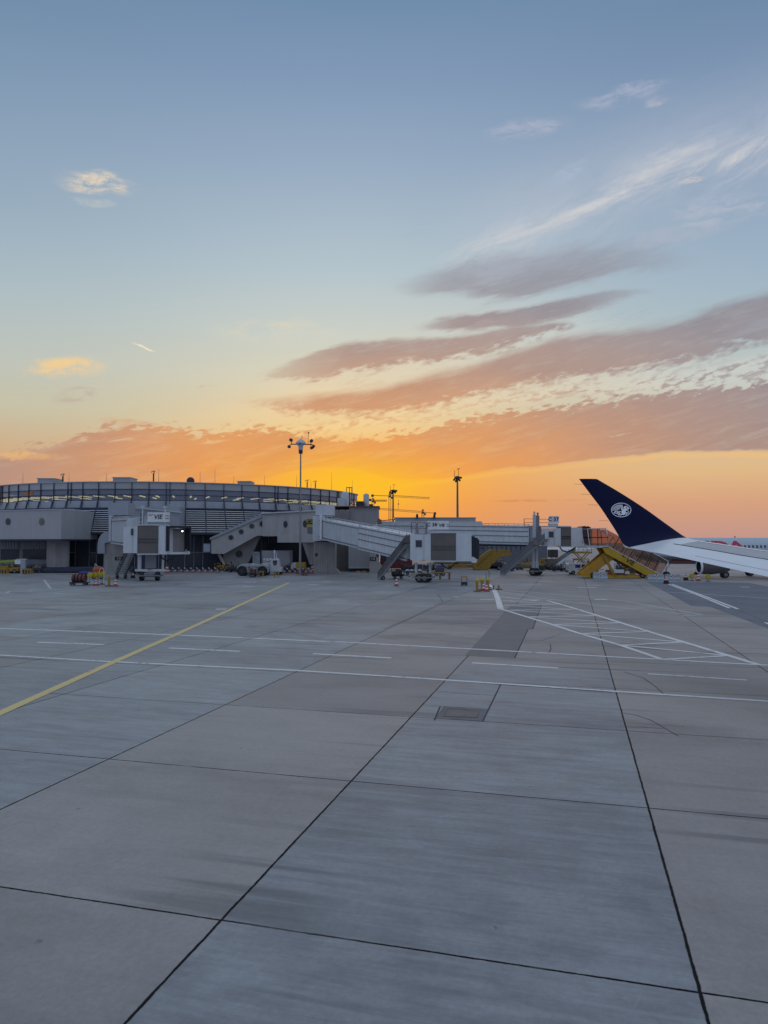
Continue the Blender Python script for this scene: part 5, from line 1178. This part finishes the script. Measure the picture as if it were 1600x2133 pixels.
# yellow platform lift
o = thing('platform_lift', 'raised yellow platform lift on scissor legs under the dark canopy of the C37 cab', 'lift', place(1212, 1187))
LB(o, 'platform', MB().box((0, 0, 3.3), (3.4, 2.2, .35)), yel2); LB(o, 'lower_platform', MB().box((-.1, 0, 2.0), (2.6, 2.0, .3)), yel2)
m = MB()
for y in (-.9, .9): m.bar((-1.3, y, .6), (1.2, y, 3.2), .14); m.bar((1.3, y, .6), (-1.2, y, 3.2), .14)
LB(o, 'scissor_legs', m, yel2)
m = MB()
for x in (-1.6, -.8, 0, .8, 1.6): m.bar((x, -1.05, 3.4), (x, -1.05, 4.3), .07)
for z in (3.9, 4.3): m.bar((-1.6, -1.05, z), (1.6, -1.05, z), .06)
LB(o, 'side_rail', m, yel2); LB(o, 'chassis', MB().box((0, 0, .6), (3.2, 1.9, .5)), dark); wheels(o, [(x, y) for x in (-1.1, 1.1) for y in (-.85, .85)], .4)
tug('yellow tractor with brown engine cover directly under the left end of the C37 cab', 1135, 1184, 2.6, yel2, 0, 1.9)
o = thing('catering_truck', 'dark high-box truck between the white airliner nose and the grey belt loader', 'truck', place(1152, 1187))
LB(o, 'box', MB().box((0, 0, 3.1), (1.5, 2.2, 1.5), bev=.05), mat('dark_brown_box', (.05, .04, .04), .6)); LB(o, 'driver_cab', prof([(-.9, .5), (.9, .5), (.9, 1.6), (.6, 2.1), (-.9, 2.1)], 2.0), mat('dull_cab', (.16, .14, .12), .5))
m = MB(); m.bar((-.5, -.9, 1), (.5, -.9, 2.4), .12); m.bar((.5, -.9, 1), (-.5, -.9, 2.4), .12); LB(o, 'lift_strut', m, steel); wheels(o, [(x, y) for x in (-.5, .5) for y in (-.9, .9)], .42)
# red and white bus behind the C36 stair
o = thing('bus', 'red and white bus seen below the sloping C36 bridge', 'bus', place(825, 1186))
LB(o, 'body', MB().box((0, 0, 1.0), (6.2, 2.5, 1.5), bev=.12), mat('bus_red', (.17, .03, .028), .5)); LB(o, 'roof', MB().box((0, 0, 3.05), (6.2, 2.5, .22), bev=.08), whc)
LB(o, 'window_band', MB().box((0, 0, 2.3), (6.1, 2.46, 1.2)), wglass); m = MB()
for x in (-3.0, -1.7, -.4, 1, 2.3, 3.0): m.box((x, -1.24, 2.3), (.14, .06, 1.25))
LB(o, 'pillar', m, redd); LB(o, 'skirt', MB().box((0, 0, .4), (6.0, 2.4, .3)), dark); wheels(o, [(x, y) for x in (-2.1, 2.1) for y in (-1.1, 1.1)], .48)
m = MB(); m.bar((0, 0, 0), (0, 0, 3.8), .12); m.box((0, 0, 3.9), (1.3, .3, .3)); one('apron_lamp', m, steel, 'short steel lamp post in front of the red bus', 'lamp'); C.objects[-1].location = Vector(place(806, 1192)) + Vector((0, 0, 0))

# vehicles by the fixed link
o = thing('aircraft_tug', 'low white aircraft tug with two large black wheels before the sloping corridor', 'tractor', place(528, 1199))
LB(o, 'body', prof([(-2.3, .5), (2.3, .5), (2.35, 1.5), (1.9, 1.85), (.4, 1.75), (-.3, 1.9), (-1.9, 1.8), (-2.35, 1.4)], 2.4), mat('scuffed_white', (.40, .42, .42), .5, var=.25, vs=2))
LB(o, 'hood_line', MB().box((-.2, -1.22, 1.4), (3.9, .03, .06)), dark)
wheels(o, [(x, y) for x in (-1.55, 1.6) for y in (-1.15, 1.15)], .78, .4, dark)
o = thing('service_truck', 'small white service truck with raised lamp bar, right of the aircraft tug', 'truck', place(569, 1197))
LB(o, 'body', prof([(-1.6, .5), (1.5, .5), (1.5, 1.25), (1.1, 1.3), (1.0, 2.5), (-.2, 2.5), (-.3, 1.9), (-1.6, 1.9)], 2.0), wht2)
LB(o, 'side_window', MB().box((.45, -1.01, 2.05), (.7, .04, .55)), wglass); LB(o, 'red_panel', MB().box((.45, -1.03, 1.7), (.5, .04, .3)), redd)
m = MB(); m.bar((-1.5, -.8, 2.2), (1, -.8, 2.6), .1)
for x in (-1.3, -.8, -.3): m.box((x, -.8, 2.5), (.3, .3, .25), bev=.05)
LB(o, 'lamp_bar', m, whc); m = MB(); m.bar((.2, 0, 2.5), (.2, 0, 3.8), .1); m.bar((.5, .2, 2.5), (.5, .2, 3.5), .08); m.box((.2, 0, 3.7), (.2, .2, .5)); LB(o, 'signal_post', m, whc)
LB(o, 'side_box', MB().box((-.9, -1.02, 1.5), (1.1, .04, .5)), mat('pale_green_box', (.28, .36, .33), .6)); wheels(o, [(x, y) for x in (-1.0, 1.0) for y in (-.85, .85)], .4)
dolly('dark engine cart with copper pipes in front of the aircraft tug', 527, 1202, 1.3, dark, 0, .5, mat('copper_dark', (.14, .07, .05), .5, var=.6, vs=5), name='equipment_cart', cat='cart')
for px, lb in ((544, 'yellow wheel chock stand right of the dark engine cart'), (576, 'yellow wheel chock stand at the rear of the white service truck')):
    o = thing('chock_stand', lb, 'chock stand', place(px, 1202), 0, 'yellow chock stands'); LB(o, 'top', MB().box((0, 0, .8), (.8, .5, .14)), yel2)
    for x in (-.3, .3): LB(o, 'leg', MB().box((x, 0, .37), (.12, .45, .74)), yel2)
o = thing('covered_cart', 'yellow box cart with a sloping pale hood behind the lamp mast foot', 'cart', place(621, 1191))
LB(o, 'body', MB().box((.5, 0, 1.2), (1.7, 1.4, 1.0), bev=.1), yel); LB(o, 'hood', prof([(-1.3, .7), (-.3, .7), (-.3, 1.7), (-1.0, 1.6)], 1.3), wht2); wheels(o, [(x, y) for x in (-.7, .9) for y in (-.6, .6)], .3)
tug('small tan baggage tug left of the aircraft tug, behind the barrier poles', 477, 1190, 2.2, yel2, 0, 1.3)
tug('small ochre baggage tug at the left end under the sloping corridor', 458, 1188, 1.8, yel2, 0, 1.2, cabf=.2)

# rows of folded red and white barrier poles
def folded(px, py, label, g_, k=1):
    o = thing('folding_barrier', label, 'barrier', place(px, py), 0, g_)
    LB(o, 'foot_rail', MB().box((0, 0, .18), (1.05, .4, .10)), redd)
    m = MB(); m.m = 0; a, b_ = Vector((-.5, 0, .95)), Vector((.35, 0, .2))
    for i in range(4): m.m = i % 2; m.bar(a.lerp(b_, i / 4), a.lerp(b_, (i + 1) / 4), .11)
    LB(o, 'pole', m, [whc, redd]); m = MB(); m.bar((-.1, .1, .92), (.5, .1, .25), .08); LB(o, 'brace', m, dark); return o
bn_ = ['beside the left bridge wheels', 'second from the left bridge', 'third from the left bridge', 'fourth from the left bridge', 'fifth from the left bridge', 'fourth from the small ochre tug', 'third from the small ochre tug', 'second from the small ochre tug', 'next to the small ochre tug']
for i in range(9): folded(352 + i * 12.6, 1194, 'red and white folded barrier in the left row, ' + bn_[i], 'folded barriers in the row left of the sloping corridor')
bn_ = ['next to the white service truck', 'second from the white service truck', 'third from the white service truck', 'third from the broad pillar', 'second from the broad pillar', 'next to the broad pillar']
for i in range(6): folded(592 + i * 11.2, 1195.5, 'red and white folded barrier in the right row, ' + bn_[i], 'folded barriers in the row near the broad pillar')
for px, py, lb in ((348, 1196, 'red striped stand marker beside the right wheel of the left bridge'), (651, 1194, 'red striped stand marker left of the broad pillar')):
    o = thing('stand_marker', lb, 'marker', place(px, py), 0, 'red striped stand markers'); m = MB()
    for i in range(5): m.m = i % 2; m.box((0, 0, .35 + i * .24), (.42, .1, .24), Matrix.Rotation(0, 3, 'Z') and 0.0)
    LB(o, 'striped_board', m, [red, whc]); m = MB(); m.bar((-.45, 0, .0), (0, 0, .5), .09); m.bar((.45, 0, .0), (0, 0, .5), .09); LB(o, 'leg', m, red)
o = thing('low_trailer', 'low red trailer with small wheels in front of the folded barriers by the mast', 'trailer', place(636, 1199)); LB(o, 'deck', MB().box((0, 0, .35), (3.0, .8, .12)), redd); wheels(o, [(-.4, -.3), (.1, -.3), (-.4, .3), (.1, .3)], .2, .12)

# left cluster
o = thing('hose_reel_cart', 'dark cart stacked with reddish hose reels under a blue sheet', 'cart', place(165, 1219))
m = MB()
for k in range(4): m.cyl((-.62 + k * .42, 0, .85), (1, 0, 0), .52, .26, 18)
LB(o, 'hose_reel', m, mat('reddish_brown_reel', (.13, .05, .05), .6, var=.5, vs=6)); LB(o, 'deck', MB().box((0, 0, .32), (2.0, 1.1, .14)), dark)
LB(o, 'sheet', MB().box((.6, .5, 1.45), (1.6, .9, .35), bev=.15), blu); wheels(o, [(-.8, -.4), (.75, -.4), (-.8, .4), (.75, .4)], .16, .1)
o = thing('fire_extinguisher_cart', 'orange-red wheeled fire extinguisher with bent handle behind the yellow lamps at left', 'fire extinguisher', place(205, 1206))
LB(o, 'tank', MB().lathe((0, 0, .5), [(.5, 0), (.75, .25), (.8, .9), (.6, 1.2), (.1, 1.3)], 14), mat('orange_red', (.42, .09, .03), .5), smooth=True); m = MB(); m.bar((-.5, 0, 2.2), (.5, 0, 1.1), .08); m.bar((-.5, 0, 2.2), (-.55, 0, 1.6), .08); LB(o, 'handle', m, wht2); wheels(o, [(-.5, -.4), (.5, -.4)], .35, .12)
for px, py, lb in ((187, 1219, 'left yellow lamp of the group beside the hose reels'), (196, 1218.5, 'middle yellow lamp of the group beside the hose reels'), (204, 1218, 'right yellow lamp of the group beside the hose reels'), (213, 1216, 'yellow lamp apart on the right of the hose reels'), ):
    wlamp(px, py, 1.55, lb, .33, 'yellow lamps beside the hose reels')
o = thing('hoop_stand', 'thin white hoop stand between yellow lamps and the slim bollard', 'stand', place(211, 1218)); m = MB(); m.tube([(-.28, 0, 0), (-.28, 0, 1.7), (-.1, 0, 2.05), (.15, 0, 2.05), (.3, 0, 1.7), (.3, 0, 0)], .035, 6); LB(o, 'hoop', m, whc); LB(o, 'foot', MB().box((0, 0, .04), (.8, .4, .08)), redd)
o = thing('belt_loader', 'lime green and yellow belt loader at the left edge', 'loader', place(12, 1193))
LB(o, 'conveyor', prof([(-4, 1.35), (2.9, 2.0), (3.0, 2.35), (-4, 1.9)], 1.2), grn); LB(o, 'belt', prof([(-4, 1.92), (2.7, 2.37), (2.7, 2.42), (-4, 2.0)], .9), blk); LB(o, 'chassis', MB().box((-1, 0, .75), (5.2, 1.7, .8), bev=.08), yel2)
LB(o, 'green_hood', MB().box((-2.6, 0, 2.35), (2.0, 1.2, .4), bev=.1), mat('green_hood', (.05, .14, .10), .5)); m = MB(); m.bar((1.5, -.7, .8), (2.5, -.7, 2.0), .14); m.bar((1.0, -.7, .6), (-.4, -.7, 1.7), .12); LB(o, 'lift_arm', m, dark); wheels(o, [(x, y) for x in (-2.8, .7) for y in (-.8, .8)], .4)
o = thing('control_cabinet', 'blue-grey cabinet post with pale panels right of the green belt loader', 'cabinet', place(44, 1196))
LB(o, 'post', MB().box((.35, 0, 1.2), (.75, .5, 2.4)), panel_b); LB(o, 'top_plate', MB().box((.1, 0, 2.45), (1.5, .6, .12)), wht2); LB(o, 'pale_panel', MB().box((-.5, -.05, 2.0), (.95, .4, .7)), whc)
for px, lb in ((57, 'ochre crate right of the blue-grey cabinet post'), (8, 'ochre crate beneath the green belt loader at the left edge'),):
    o = thing('crate', lb, 'crate', place(px, 1196), 0, 'ochre crates at the left edge'); m = MB(); m.box((0, 0, .5), (1.4, .8, .8)); LB(o, 'box', m, yel2); m = MB()
    for x in (-.45, 0, .45): m.box((x, -.41, .45), (.22, .04, .55))
    LB(o, 'opening', m, void)
tug('ochre baggage tug behind the control cabinet at the far left', 27, 1194, 2.4, yel2, 0, 1.2)

# more parked equipment in the distance under the bridges
mixm = [mat('mixed_load_a', (.12, .10, .10), .7, var=.6, vs=4), mat('mixed_load_b', (.22, .20, .17), .7, var=.6, vs=4), mat('mixed_load_c', (.07, .08, .12), .6, var=.6, vs=4)]
for i, (px, py, L_, lb) in enumerate([(1008, 1182.5, 3.0, 'dark loaded trailer against the yellow stair truck rear'), (1060, 1189.5, 2.2, 'small dark loaded trailer below the yellow stair truck nose'), (1124, 1187.5, 2.4, 'dark loaded trailer right beside the C37 bridge wheels'), (1163, 1190, 2.4, 'dark trailer in front of the grey belt loader foot'),
        (905, 1190, 2.6, 'dark loaded trailer right of the C36 bridge columns, behind the blue-hooded machine'), (850, 1190, 2.6, 'dark loaded trailer visible under the red bus end'), (1232, 1190, 2.8, 'dark loaded trailer behind the crossing yellow arms of the big stairs'), (1300, 1190, 3.0, 'dark loaded trailer seen through the frame of the big yellow stairs'), (486, 1192, 2.0, 'dark loaded trailer left of the aircraft tug wheels'), (592, 1191, 1.8, 'dark trailer right of the small white service truck'),
        (80, 1193, 2.0, 'dark loaded trailer by the blue kerb right of the ochre crate'), (283, 1196, 1.8, 'dark loaded cart just left of the left bridge wheels')]):
    dolly(lb, px, py, L_, dark, 0, .5, mixm[i % 3], name='equipment_cart', cat='cart', group='dark equipment carts among the bridges')
tug('tan tractor with open cab between the yellow stair truck and the C37 stair', 1042, 1183, 2.6, yel2, 0, 1.7)
tug('small grey tractor below the raised platform lift, left of the big stairs', 1222, 1188, 2.4, wht2, 0, 1.9)
# ------------------------------------------------------------------ own aircraft wing with upturned winglet
sec = [((1206, 997.5, 31.0), (1244, 998, 31.3)), ((1228, 1027, 30.85), (1290, 1025, 31.25)), ((1250, 1056, 30.65), (1340, 1057, 31.15)), ((1272, 1089, 30.4), (1386, 1090, 31.05)),
       ((1288, 1115, 30.1), (1414, 1110, 30.9)), ((1298, 1133, 29.7), (1428, 1119, 30.7)), ((1316, 1141.5, 29.2), (1437, 1123, 30.4)),
       ((1345, 1147.5, 28.4), (1458, 1128, 30.0)), ((1380, 1154, 27.6), (1485, 1132.5, 29.5)), ((1450, 1169, 26.1), (1530, 1139.5, 28.8)), ((1520, 1184.5, 24.7), (1568, 1146, 28.1)), ((1600, 1202, 23.2), (1612, 1153, 27.4)), ((1700, 1225, 21.4), (1670, 1164, 26.5)), ((1860, 1264, 18.9), (1760, 1173, 25.2)), ((2200, 1345, 15.2), (1900, 1200, 23.4))]
def cat(a, b_, c, d_, t_): return .5 * ((2 * b_) + (c - a) * t_ + (2 * a - 5 * b_ + 4 * c - d_) * t_ * t_ + (3 * b_ - a - 3 * c + d_) * t_ ** 3)
TE = [P(*s_[0]) for s_ in sec]; LE = [P(*s_[1]) for s_ in sec]
def smooth_(L_, k=5):
    out = []
    for i in range(len(L_) - 1):
        a, b_, c, d_ = L_[max(i - 1, 0)], L_[i], L_[i + 1], L_[min(i + 2, len(L_) - 1)]
        for j in range(k): out.append(cat(a, b_, c, d_, j / k))
    out.append(L_[-1]); return out
TEs, LEs = smooth_(TE), smooth_(LE); NS = len(TEs)
rows = []; M_ = 22
def thick(s_, ch): return ch * .085 * (1.9 * math.sqrt(max(0, (1 - s_))) * s_ ** .9 + .03)
nprev = None
norms = []
for i in range(NS):
    c = (LEs[i] - TEs[i]); sp2 = TEs[min(i + 1, NS - 1)] * .5 + LEs[min(i + 1, NS - 1)] * .5 - TEs[max(i - 1, 0)] * .5 - LEs[max(i - 1, 0)] * .5
    n = c.cross(sp2).normalized()
    if n.dot(Vector((0, -.6, .8))) < 0: n = -n
    norms.append(n)
def wrow(i):
    c = LEs[i] - TEs[i]; ch = c.length; up = []; lo = []
    for k in range(M_ + 1):
        s_ = k / M_; th_ = thick(s_, ch) * (.7 if i < 30 else 1.25) * .5; p = TEs[i] + c * s_; up.append(p + norms[i] * th_); lo.append(p - norms[i] * th_)
    return up + lo[-2:0:-1]
RW = [wrow(i) for i in range(NS)]
def shell(i0, i1, mats_fn):
    m = MB(); n = len(RW[0])
    vs = [p for r_ in RW[i0:i1 + 1] for p in r_]; fs = []; mi = []
    for i in range(i1 - i0):
        for k in range(n):
            fs.append((i * n + k, i * n + (k + 1) % n, (i + 1) * n + (k + 1) % n, (i + 1) * n + k)); mi.append(mats_fn(i0 + i, k))
    fs.append(tuple(range(n))); mi.append(0); fs.append(tuple(range((i1 - i0) * n, (i1 - i0 + 1) * n))[::-1]); mi.append(0)
    m.v = [tuple(p) for p in vs]; m.f = fs; m.mi = mi
    return m
def fixn(o):
    bm = bmesh.new(); bm.from_mesh(o.data); bmesh.ops.recalc_face_normals(bm, faces=bm.faces); bm.to_mesh(o.data); bm.free()
navyp = mat('navy_gloss_paint', (.006, .008, .040), .5, var=.03, spec=.08); wingw = mat('wing_white_paint', (.84, .85, .87), .25, var=.04, vs=.8); wingg = mat('wing_grey_paint', (.47, .46, .48), .4, var=.07, vs=1.5); seam = mat('panel_seam', (.07, .075, .09), .7)
AW = thing('aircraft_wing', 'white airliner wing reaching in from the right with a dark blue upturned winglet', 'aircraft wing', tuple(RW[40][5]))
NB_ = 29
def fm(i, k): return 0
o = shell(0, NB_, fm).build('winglet', navyp, AW, smooth=True); fixn(o); WL = o
def fw(i, k):
    if k < M_ and i >= 38:
        s_ = (k + .5) / M_
        if .44 < s_ < .47: return 0
        if s_ > .47 and s_ < .80: return 1
    return 0
o = shell(NB_, NS - 1, fw).build('wing_panel', [wingw, wingg], AW, smooth=True); fixn(o)
def seamline(s_, i0, i1, w_, m_, name='seam'):
    m = MB(); pts = []
    for i in range(i0, i1 + 1):
        c = LEs[i] - TEs[i]; th_ = thick(s_, c.length) * 1.25 * .5 + .004; pts.append(TEs[i] + c * s_ + norms[i] * th_)
    for a, b_, i in zip(pts[:-1], pts[1:], range(i0, i1)): m.bar(a, b_ + (b_ - a) * .05, w_, .012, up=norms[i])
    return m.build(name, m_, AW)
seamline(.455, 36, NS - 1, .075, seam); seamline(.80, 38, NS - 1, .02, mat('fine_seam', (.33, .33, .35), .6)); seamline(.14, 44, NS - 1, .014, mat('fine_seam_b', (.42, .43, .46), .6))
for k_, (px, py, l_) in enumerate([(1214, 1009, 17), (1229, 1030, 19), (1243.5, 1052, 18), (1265, 1085, 17)]):
    a = P(px + 2, py, 30.7); m = MB(); m.tube([a, P(px - l_, py - .6, 30.6)], .006, 5); m.build('static_wick', dark, AW)
# emblem on the winglet's inner face
def wp(px, py, off=.006):
    best = None
    for i in range(0, NB_):
        for k in range(0, M_):
            a, b_, c, d_ = RW[i][k], RW[i][k + 1], RW[i + 1][k + 1], RW[i + 1][k]
            r = ray(px, py); n_ = (b_ - a).cross(d_ - a)
            if n_.length < 1e-9: continue
            n_.normalize(); den = r.dot(n_)
            if abs(den) < 1e-6: continue
            t_ = (a - Vector((0, 0, EYE))).dot(n_) / den; q = Vector((0, 0, EYE)) + r * t_
            ok = True
            for u, v_ in ((a, b_), (b_, c), (c, d_), (d_, a)):
                if (v_ - u).cross(q - u).dot(n_) < -1e-5: ok = False; break
            if ok and (best is None or q.y < best.y): best = q
    return (best or P(px, py, 30.7)) + norms[12] * off
EM = mat('emblem_white', (.85, .87, .9), .4, var=.02)
ex, ey = 1294.0, 1062.5
def stroke(m, pts, w_):
    q = [wp(ex + x, ey + y) for x, y in pts]
    for a, b_ in zip(q[:-1], q[1:]):
        if (b_ - a).length > 1e-4: m.bar(a, b_ + (b_ - a) * .12, w_, .008, up=norms[12])
m = MB(); stroke(m, [(20.3 * math.cos(a * math.pi / 24), 14.3 * math.sin(a * math.pi / 24)) for a in range(49)], .030); em = m.build('emblem_ring', EM, WL)
m = MB()
for k in range(5):                                     # folded wing feathers, upper left
    r1 = 16.5 - k * 2.7; stroke(m, [(-2.5 - r1 * math.cos(a) * (.95), 1.5 - r1 * .72 * math.sin(a)) for a in [math.pi * j / 2 / 7 for j in range(8)]], .024)
for k in range(3): stroke(m, [(-2.2 + k * 2.1, -11.6 + k * .3), (-.6 + k * 1.9, -5), (2 + k * 1.0, 2)], .026)
m.build('emblem_wing', EM, WL)
m = MB()
for pts, w_ in (([(5, -4), (8, -7), (11, -7.5), (13, -5.5), (15.5, -4.5), (15, -2.5), (12, -2.5), (11, 0)], .05), ([(7, -5), (9, -3), (8.5, 0), (6, 3), (2, 5)], .10), ([(4, -2), (6, 2), (8, 5), (6, 8), (3, 9)], .08), ([(10, 0), (13.5, 1), (15.5, 4), (13, 7), (11, 5)], .028), ([(9, 4), (12, 8), (9, 10.5)], .028),
               ([(2, 4), (-3, 3), (-8, 4), (-12, 2.5), (-15, 6), (-10, 6.5), (-6, 9), (-2, 7), (-4, 5.5), (-8, 6)], .034), ([(3, 9), (-2, 10.5), (-6, 10)], .04), ([(0, 6), (3, 7.5), (1, 9)], .03)): stroke(m, pts, w_)
m.build('emblem_horse', EM, WL)

# ------------------------------------------------------------------ parked airliner behind the wing
FY, FR, FZ = 108.0, 2.0, 3.93
nx0 = P(1322, HOR, FY).x
ap = thing('airliner', 'pale blue-white airliner with red lettering and belly stripe, behind the wing', 'airliner', (nx0 + 5, FY, 0))
fus = mat('airliner_pale_paint', (.50, .58, .64), .35, var=.03, vs=.3); bellym = mat('belly_grey', (.20, .21, .23), .5)
def fusel(x0, L_, yc, zc, R_, nose=1, n=28):
    st_ = [(0, .05, -.55), (.25, .45, -.45), (.8, .85, -.32), (1.8, 1.3, -.18), (3.2, 1.7, -.07), (5.0, 1.95, 0), (6.2, 2.0, 0), (L_ * .66, 2.0, 0), (L_ * .8, 1.6, .32), (L_ * .92, .9, .8), (L_, .25, 1.2)]
    m = MB(); vs = []; fs = []
    for i, (dx, rr, dz) in enumerate(st_):
        for k in range(n): a = 2 * math.pi * k / n; vs.append(Vector((x0 + dx, yc - math.sin(a) * rr * R_ / 2, zc + dz * R_ / 2 + math.cos(a) * rr * R_ / 2)))
    for i in range(len(st_) - 1):
        for k in range(n):
            a, b_ = i * n + k, i * n + (k + 1) % n; fs.append((a, b_, b_ + n, a + n))
    fs.append(tuple(range(n))); fs.append(tuple(range((len(st_) - 1) * n, len(st_) * n))[::-1]); m.v = [tuple(v_) for v_ in vs]
    m.f = fs; m.mi = [1 if (f[0] % n) in range(int(n * .34), int(n * .66)) else 0 for f in fs]; return m
o = fusel(nx0, 37.0, FY, FZ, FR).build('fuselage', [fus, bellym], ap, smooth=True); fixn(o)
def onfus(x, z, off=.02): return Vector((x, FY - math.sqrt(max(.01, FR * FR - (z - FZ) ** 2)) - off, z))
m = MB(); zs_ = [2.42, 2.55, 2.70]
for i in range(24):
    x0, x1 = nx0 + 5 + i * .9, nx0 + 5 + (i + 1) * .9 + .01
    for a, b_ in zip(zs_[:-1], zs_[1:]): m.add([onfus(x0, a), onfus(x1, a), onfus(x1, b_), onfus(x0, b_)], [(0, 1, 2, 3)])
m.build('red_stripe', redd, ap)
for k in range(30):
    x = P(1553 + k * 8.3, HOR, 106).x
    if x > nx0 + 31: break
    m = MB(); z = 4.60; m.add([onfus(x - .13, z - .2, .03), onfus(x + .13, z - .2, .03), onfus(x + .13, z + .2, .03), onfus(x - .13, z + .2, .03)], [(0, 1, 2, 3)]); m.build('window', wglass, ap)
cu = bpy.data.curves.new('lettering', 'FONT'); cu.body = 'LAUDA'; cu.size = 2.15; cu.extrude = 0; cu.offset = .085; cu.resolution_u = 4; cu.align_x = 'LEFT'; cu.space_character = 1.05
o = bpy.data.objects.new('tmp', cu); C.objects.link(o); dg = bpy.context.evaluated_depsgraph_get(); me = bpy.data.meshes.new_from_object(o.evaluated_get(dg)); bpy.data.objects.remove(o)
bm = bmesh.new(); bm.from_mesh(me)
for k in range(1, 12): bmesh.ops.bisect_plane(bm, geom=bm.verts[:] + bm.edges[:] + bm.faces[:], plane_co=(0, k * .14, 0), plane_no=(0, 1, 0))
w0, w1 = min(v_.co.x for v_ in bm.verts), max(v_.co.x for v_ in bm.verts)
tx0, tx1 = P(1392, HOR, 106.3).x, P(1552, HOR, 106.3).x
for v_ in bm.verts:
    x = tx0 + (v_.co.x - w0) / (w1 - w0) * (tx1 - tx0); z = 4.12 + v_.co.y * .86; v_.co = onfus(x, z, .03)
bm.to_mesh(me); bm.free(); me.materials.clear(); me.materials.append(mat('lettering_red', (.50, .03, .07), .5))
o = bpy.data.objects.new('lettering', me); C.objects.link(o); o.parent = ap; o.matrix_parent_inverse = WM(ap).inverted()
m = MB(); wx = nx0 + 12.5
m.add([(wx, FY - 1.5, 2.3), (wx + 6, FY - 1.5, 2.3), (wx + 10.5, FY - 16, 3.3), (wx + 9, FY - 16, 3.3), (wx, FY - 1.5, 2.7), (wx + 6, FY - 1.5, 2.55), (wx + 10.5, FY - 16, 3.4), (wx + 9, FY - 16, 3.45)], [(0, 3, 2, 1), (4, 5, 6, 7), (0, 1, 5, 4), (1, 2, 6, 5), (2, 3, 7, 6), (3, 0, 4, 7)])
w_ = m.build('wing', mat('grey_wing', (.25, .26, .28), .5), ap)  # wing in one even grey
en_x = P(1462, HOR, 101).x
m = MB(); x, y, z = Vector((0, 1, 0)), Vector((0, 0, 1)), Vector((1, 0, 0)); n = 20
pr = [(.0, .85), (.12, .95), (.6, 1.08), (1.8, 1.1), (3.2, .9), (4.2, .62)]
vs = [Vector((en_x + a, FY - 6 + math.cos(2 * math.pi * k / n) * r_, 1.72 + math.sin(2 * math.pi * k / n) * r_)) for a, r_ in pr for k in range(n)]
m.add(vs, [(i * n + k, i * n + (k + 1) % n, (i + 1) * n + (k + 1) % n, (i + 1) * n + k) for i in range(len(pr) - 1) for k in range(n)]); o = m.build('engine', mat('engine_dark', (.10, .09, .10), .4), ap, smooth=True); fixn(o); eng = o
m = MB(); vs = [Vector((en_x + a, FY - 6 + math.cos(2 * math.pi * k / n) * r_, 1.72 + math.sin(2 * math.pi * k / n) * r_)) for a, r_ in [(-.05, .82), (-.12, .9), (.0, 1.0), (.16, 1.02)] for k in range(n)]
m.add(vs, [(i * n + k, i * n + (k + 1) % n, (i + 1) * n + (k + 1) % n, (i + 1) * n + k) for i in range(3) for k in range(n)]); m.build('intake_lip', whc, eng, smooth=True)
m = MB(); m.cyl((en_x + .6, FY - 6, 1.72), (1, 0, 0), .88, .1, 20); m.build('fan', blk, eng)
m = MB(); m.box((en_x + 1.9, FY - 7.08, 1.95), (2.3, .04, .16)); m.build('red_stripe', redd, eng)
def gear(px, Y_, r_, n_, nm):
    g_ = gbase(px, Y_); a = MB(); a.tube([g_ + Vector((0, 0, r_)), g_ + Vector((0, 0, 2.2))], .13, 8); a.bar(g_ + Vector((0, 0, 1.2)), g_ + Vector((.8, 0, 2.2)), .1); st_ = a.build(nm, wht2, ap)
    for s_ in (-1, 1):
        a, b_ = MB(), MB(); wheel(a, b_, g_ + Vector((0, .35 * s_, r_)), (0, 1, 0), r_, .28); w_ = a.build('wheel', blk, st_, smooth=True); b_.build('rim', steel, st_)
gear(1387, 108, .40, 2, 'nose_gear'); gear(1508, 104.6, .5, 2, 'main_gear'); gear(1560, 111.4, .5, 2, 'main_gear')
m = MB(); m.tube([P(1531, 1120, FY) + Vector((0, 0, -.1)), P(1531, 1120, FY) + Vector((0, 0, .25))], .08, 8); m.build('beacon', redd, ap)
m = MB(); tx = nx0 + 30.5; m.prism([Vector((tx, FY - .15, 5.6)), Vector((tx + 5.5, FY - .15, 5.5)), Vector((tx + 7.2, FY - .15, 11.6)), Vector((tx + 5.2, FY - .15, 11.6))], (0, .3, 0)); m.build('tail_fin', mat('tail_red', (.45, .04, .05), .4), ap)
# another airliner far behind the yellow vehicles
a2x = P(1125, HOR, 400).x
a2 = thing('airliner', 'far white airliner whose rounded nose shows under the C37 cab', 'airliner', (a2x + 5, 400, 0))
o = fusel(a2x, 30, 400, P(0, 1148.5, 400).z + .3, 1.9).build('fuselage', whc, a2, smooth=True); fixn(o)
m = MB(); m.cyl((a2x + 28, 395, P(0, 1156, 395).z), (1, 0, 0), 1.2, 4.2, 18); m.build('engine', wht, a2, smooth=True)
for px in (1150, 1185): g_ = gbase(px, 396); m = MB(); m.tube([g_ + Vector((0, 0, .4)), g_ + Vector((0, 0, 1.6))], .1, 6); m.cyl(g_ + Vector((0, 0, .4)), (0, 1, 0), .4, .5, 14); m.build('landing_gear', blk, a2)
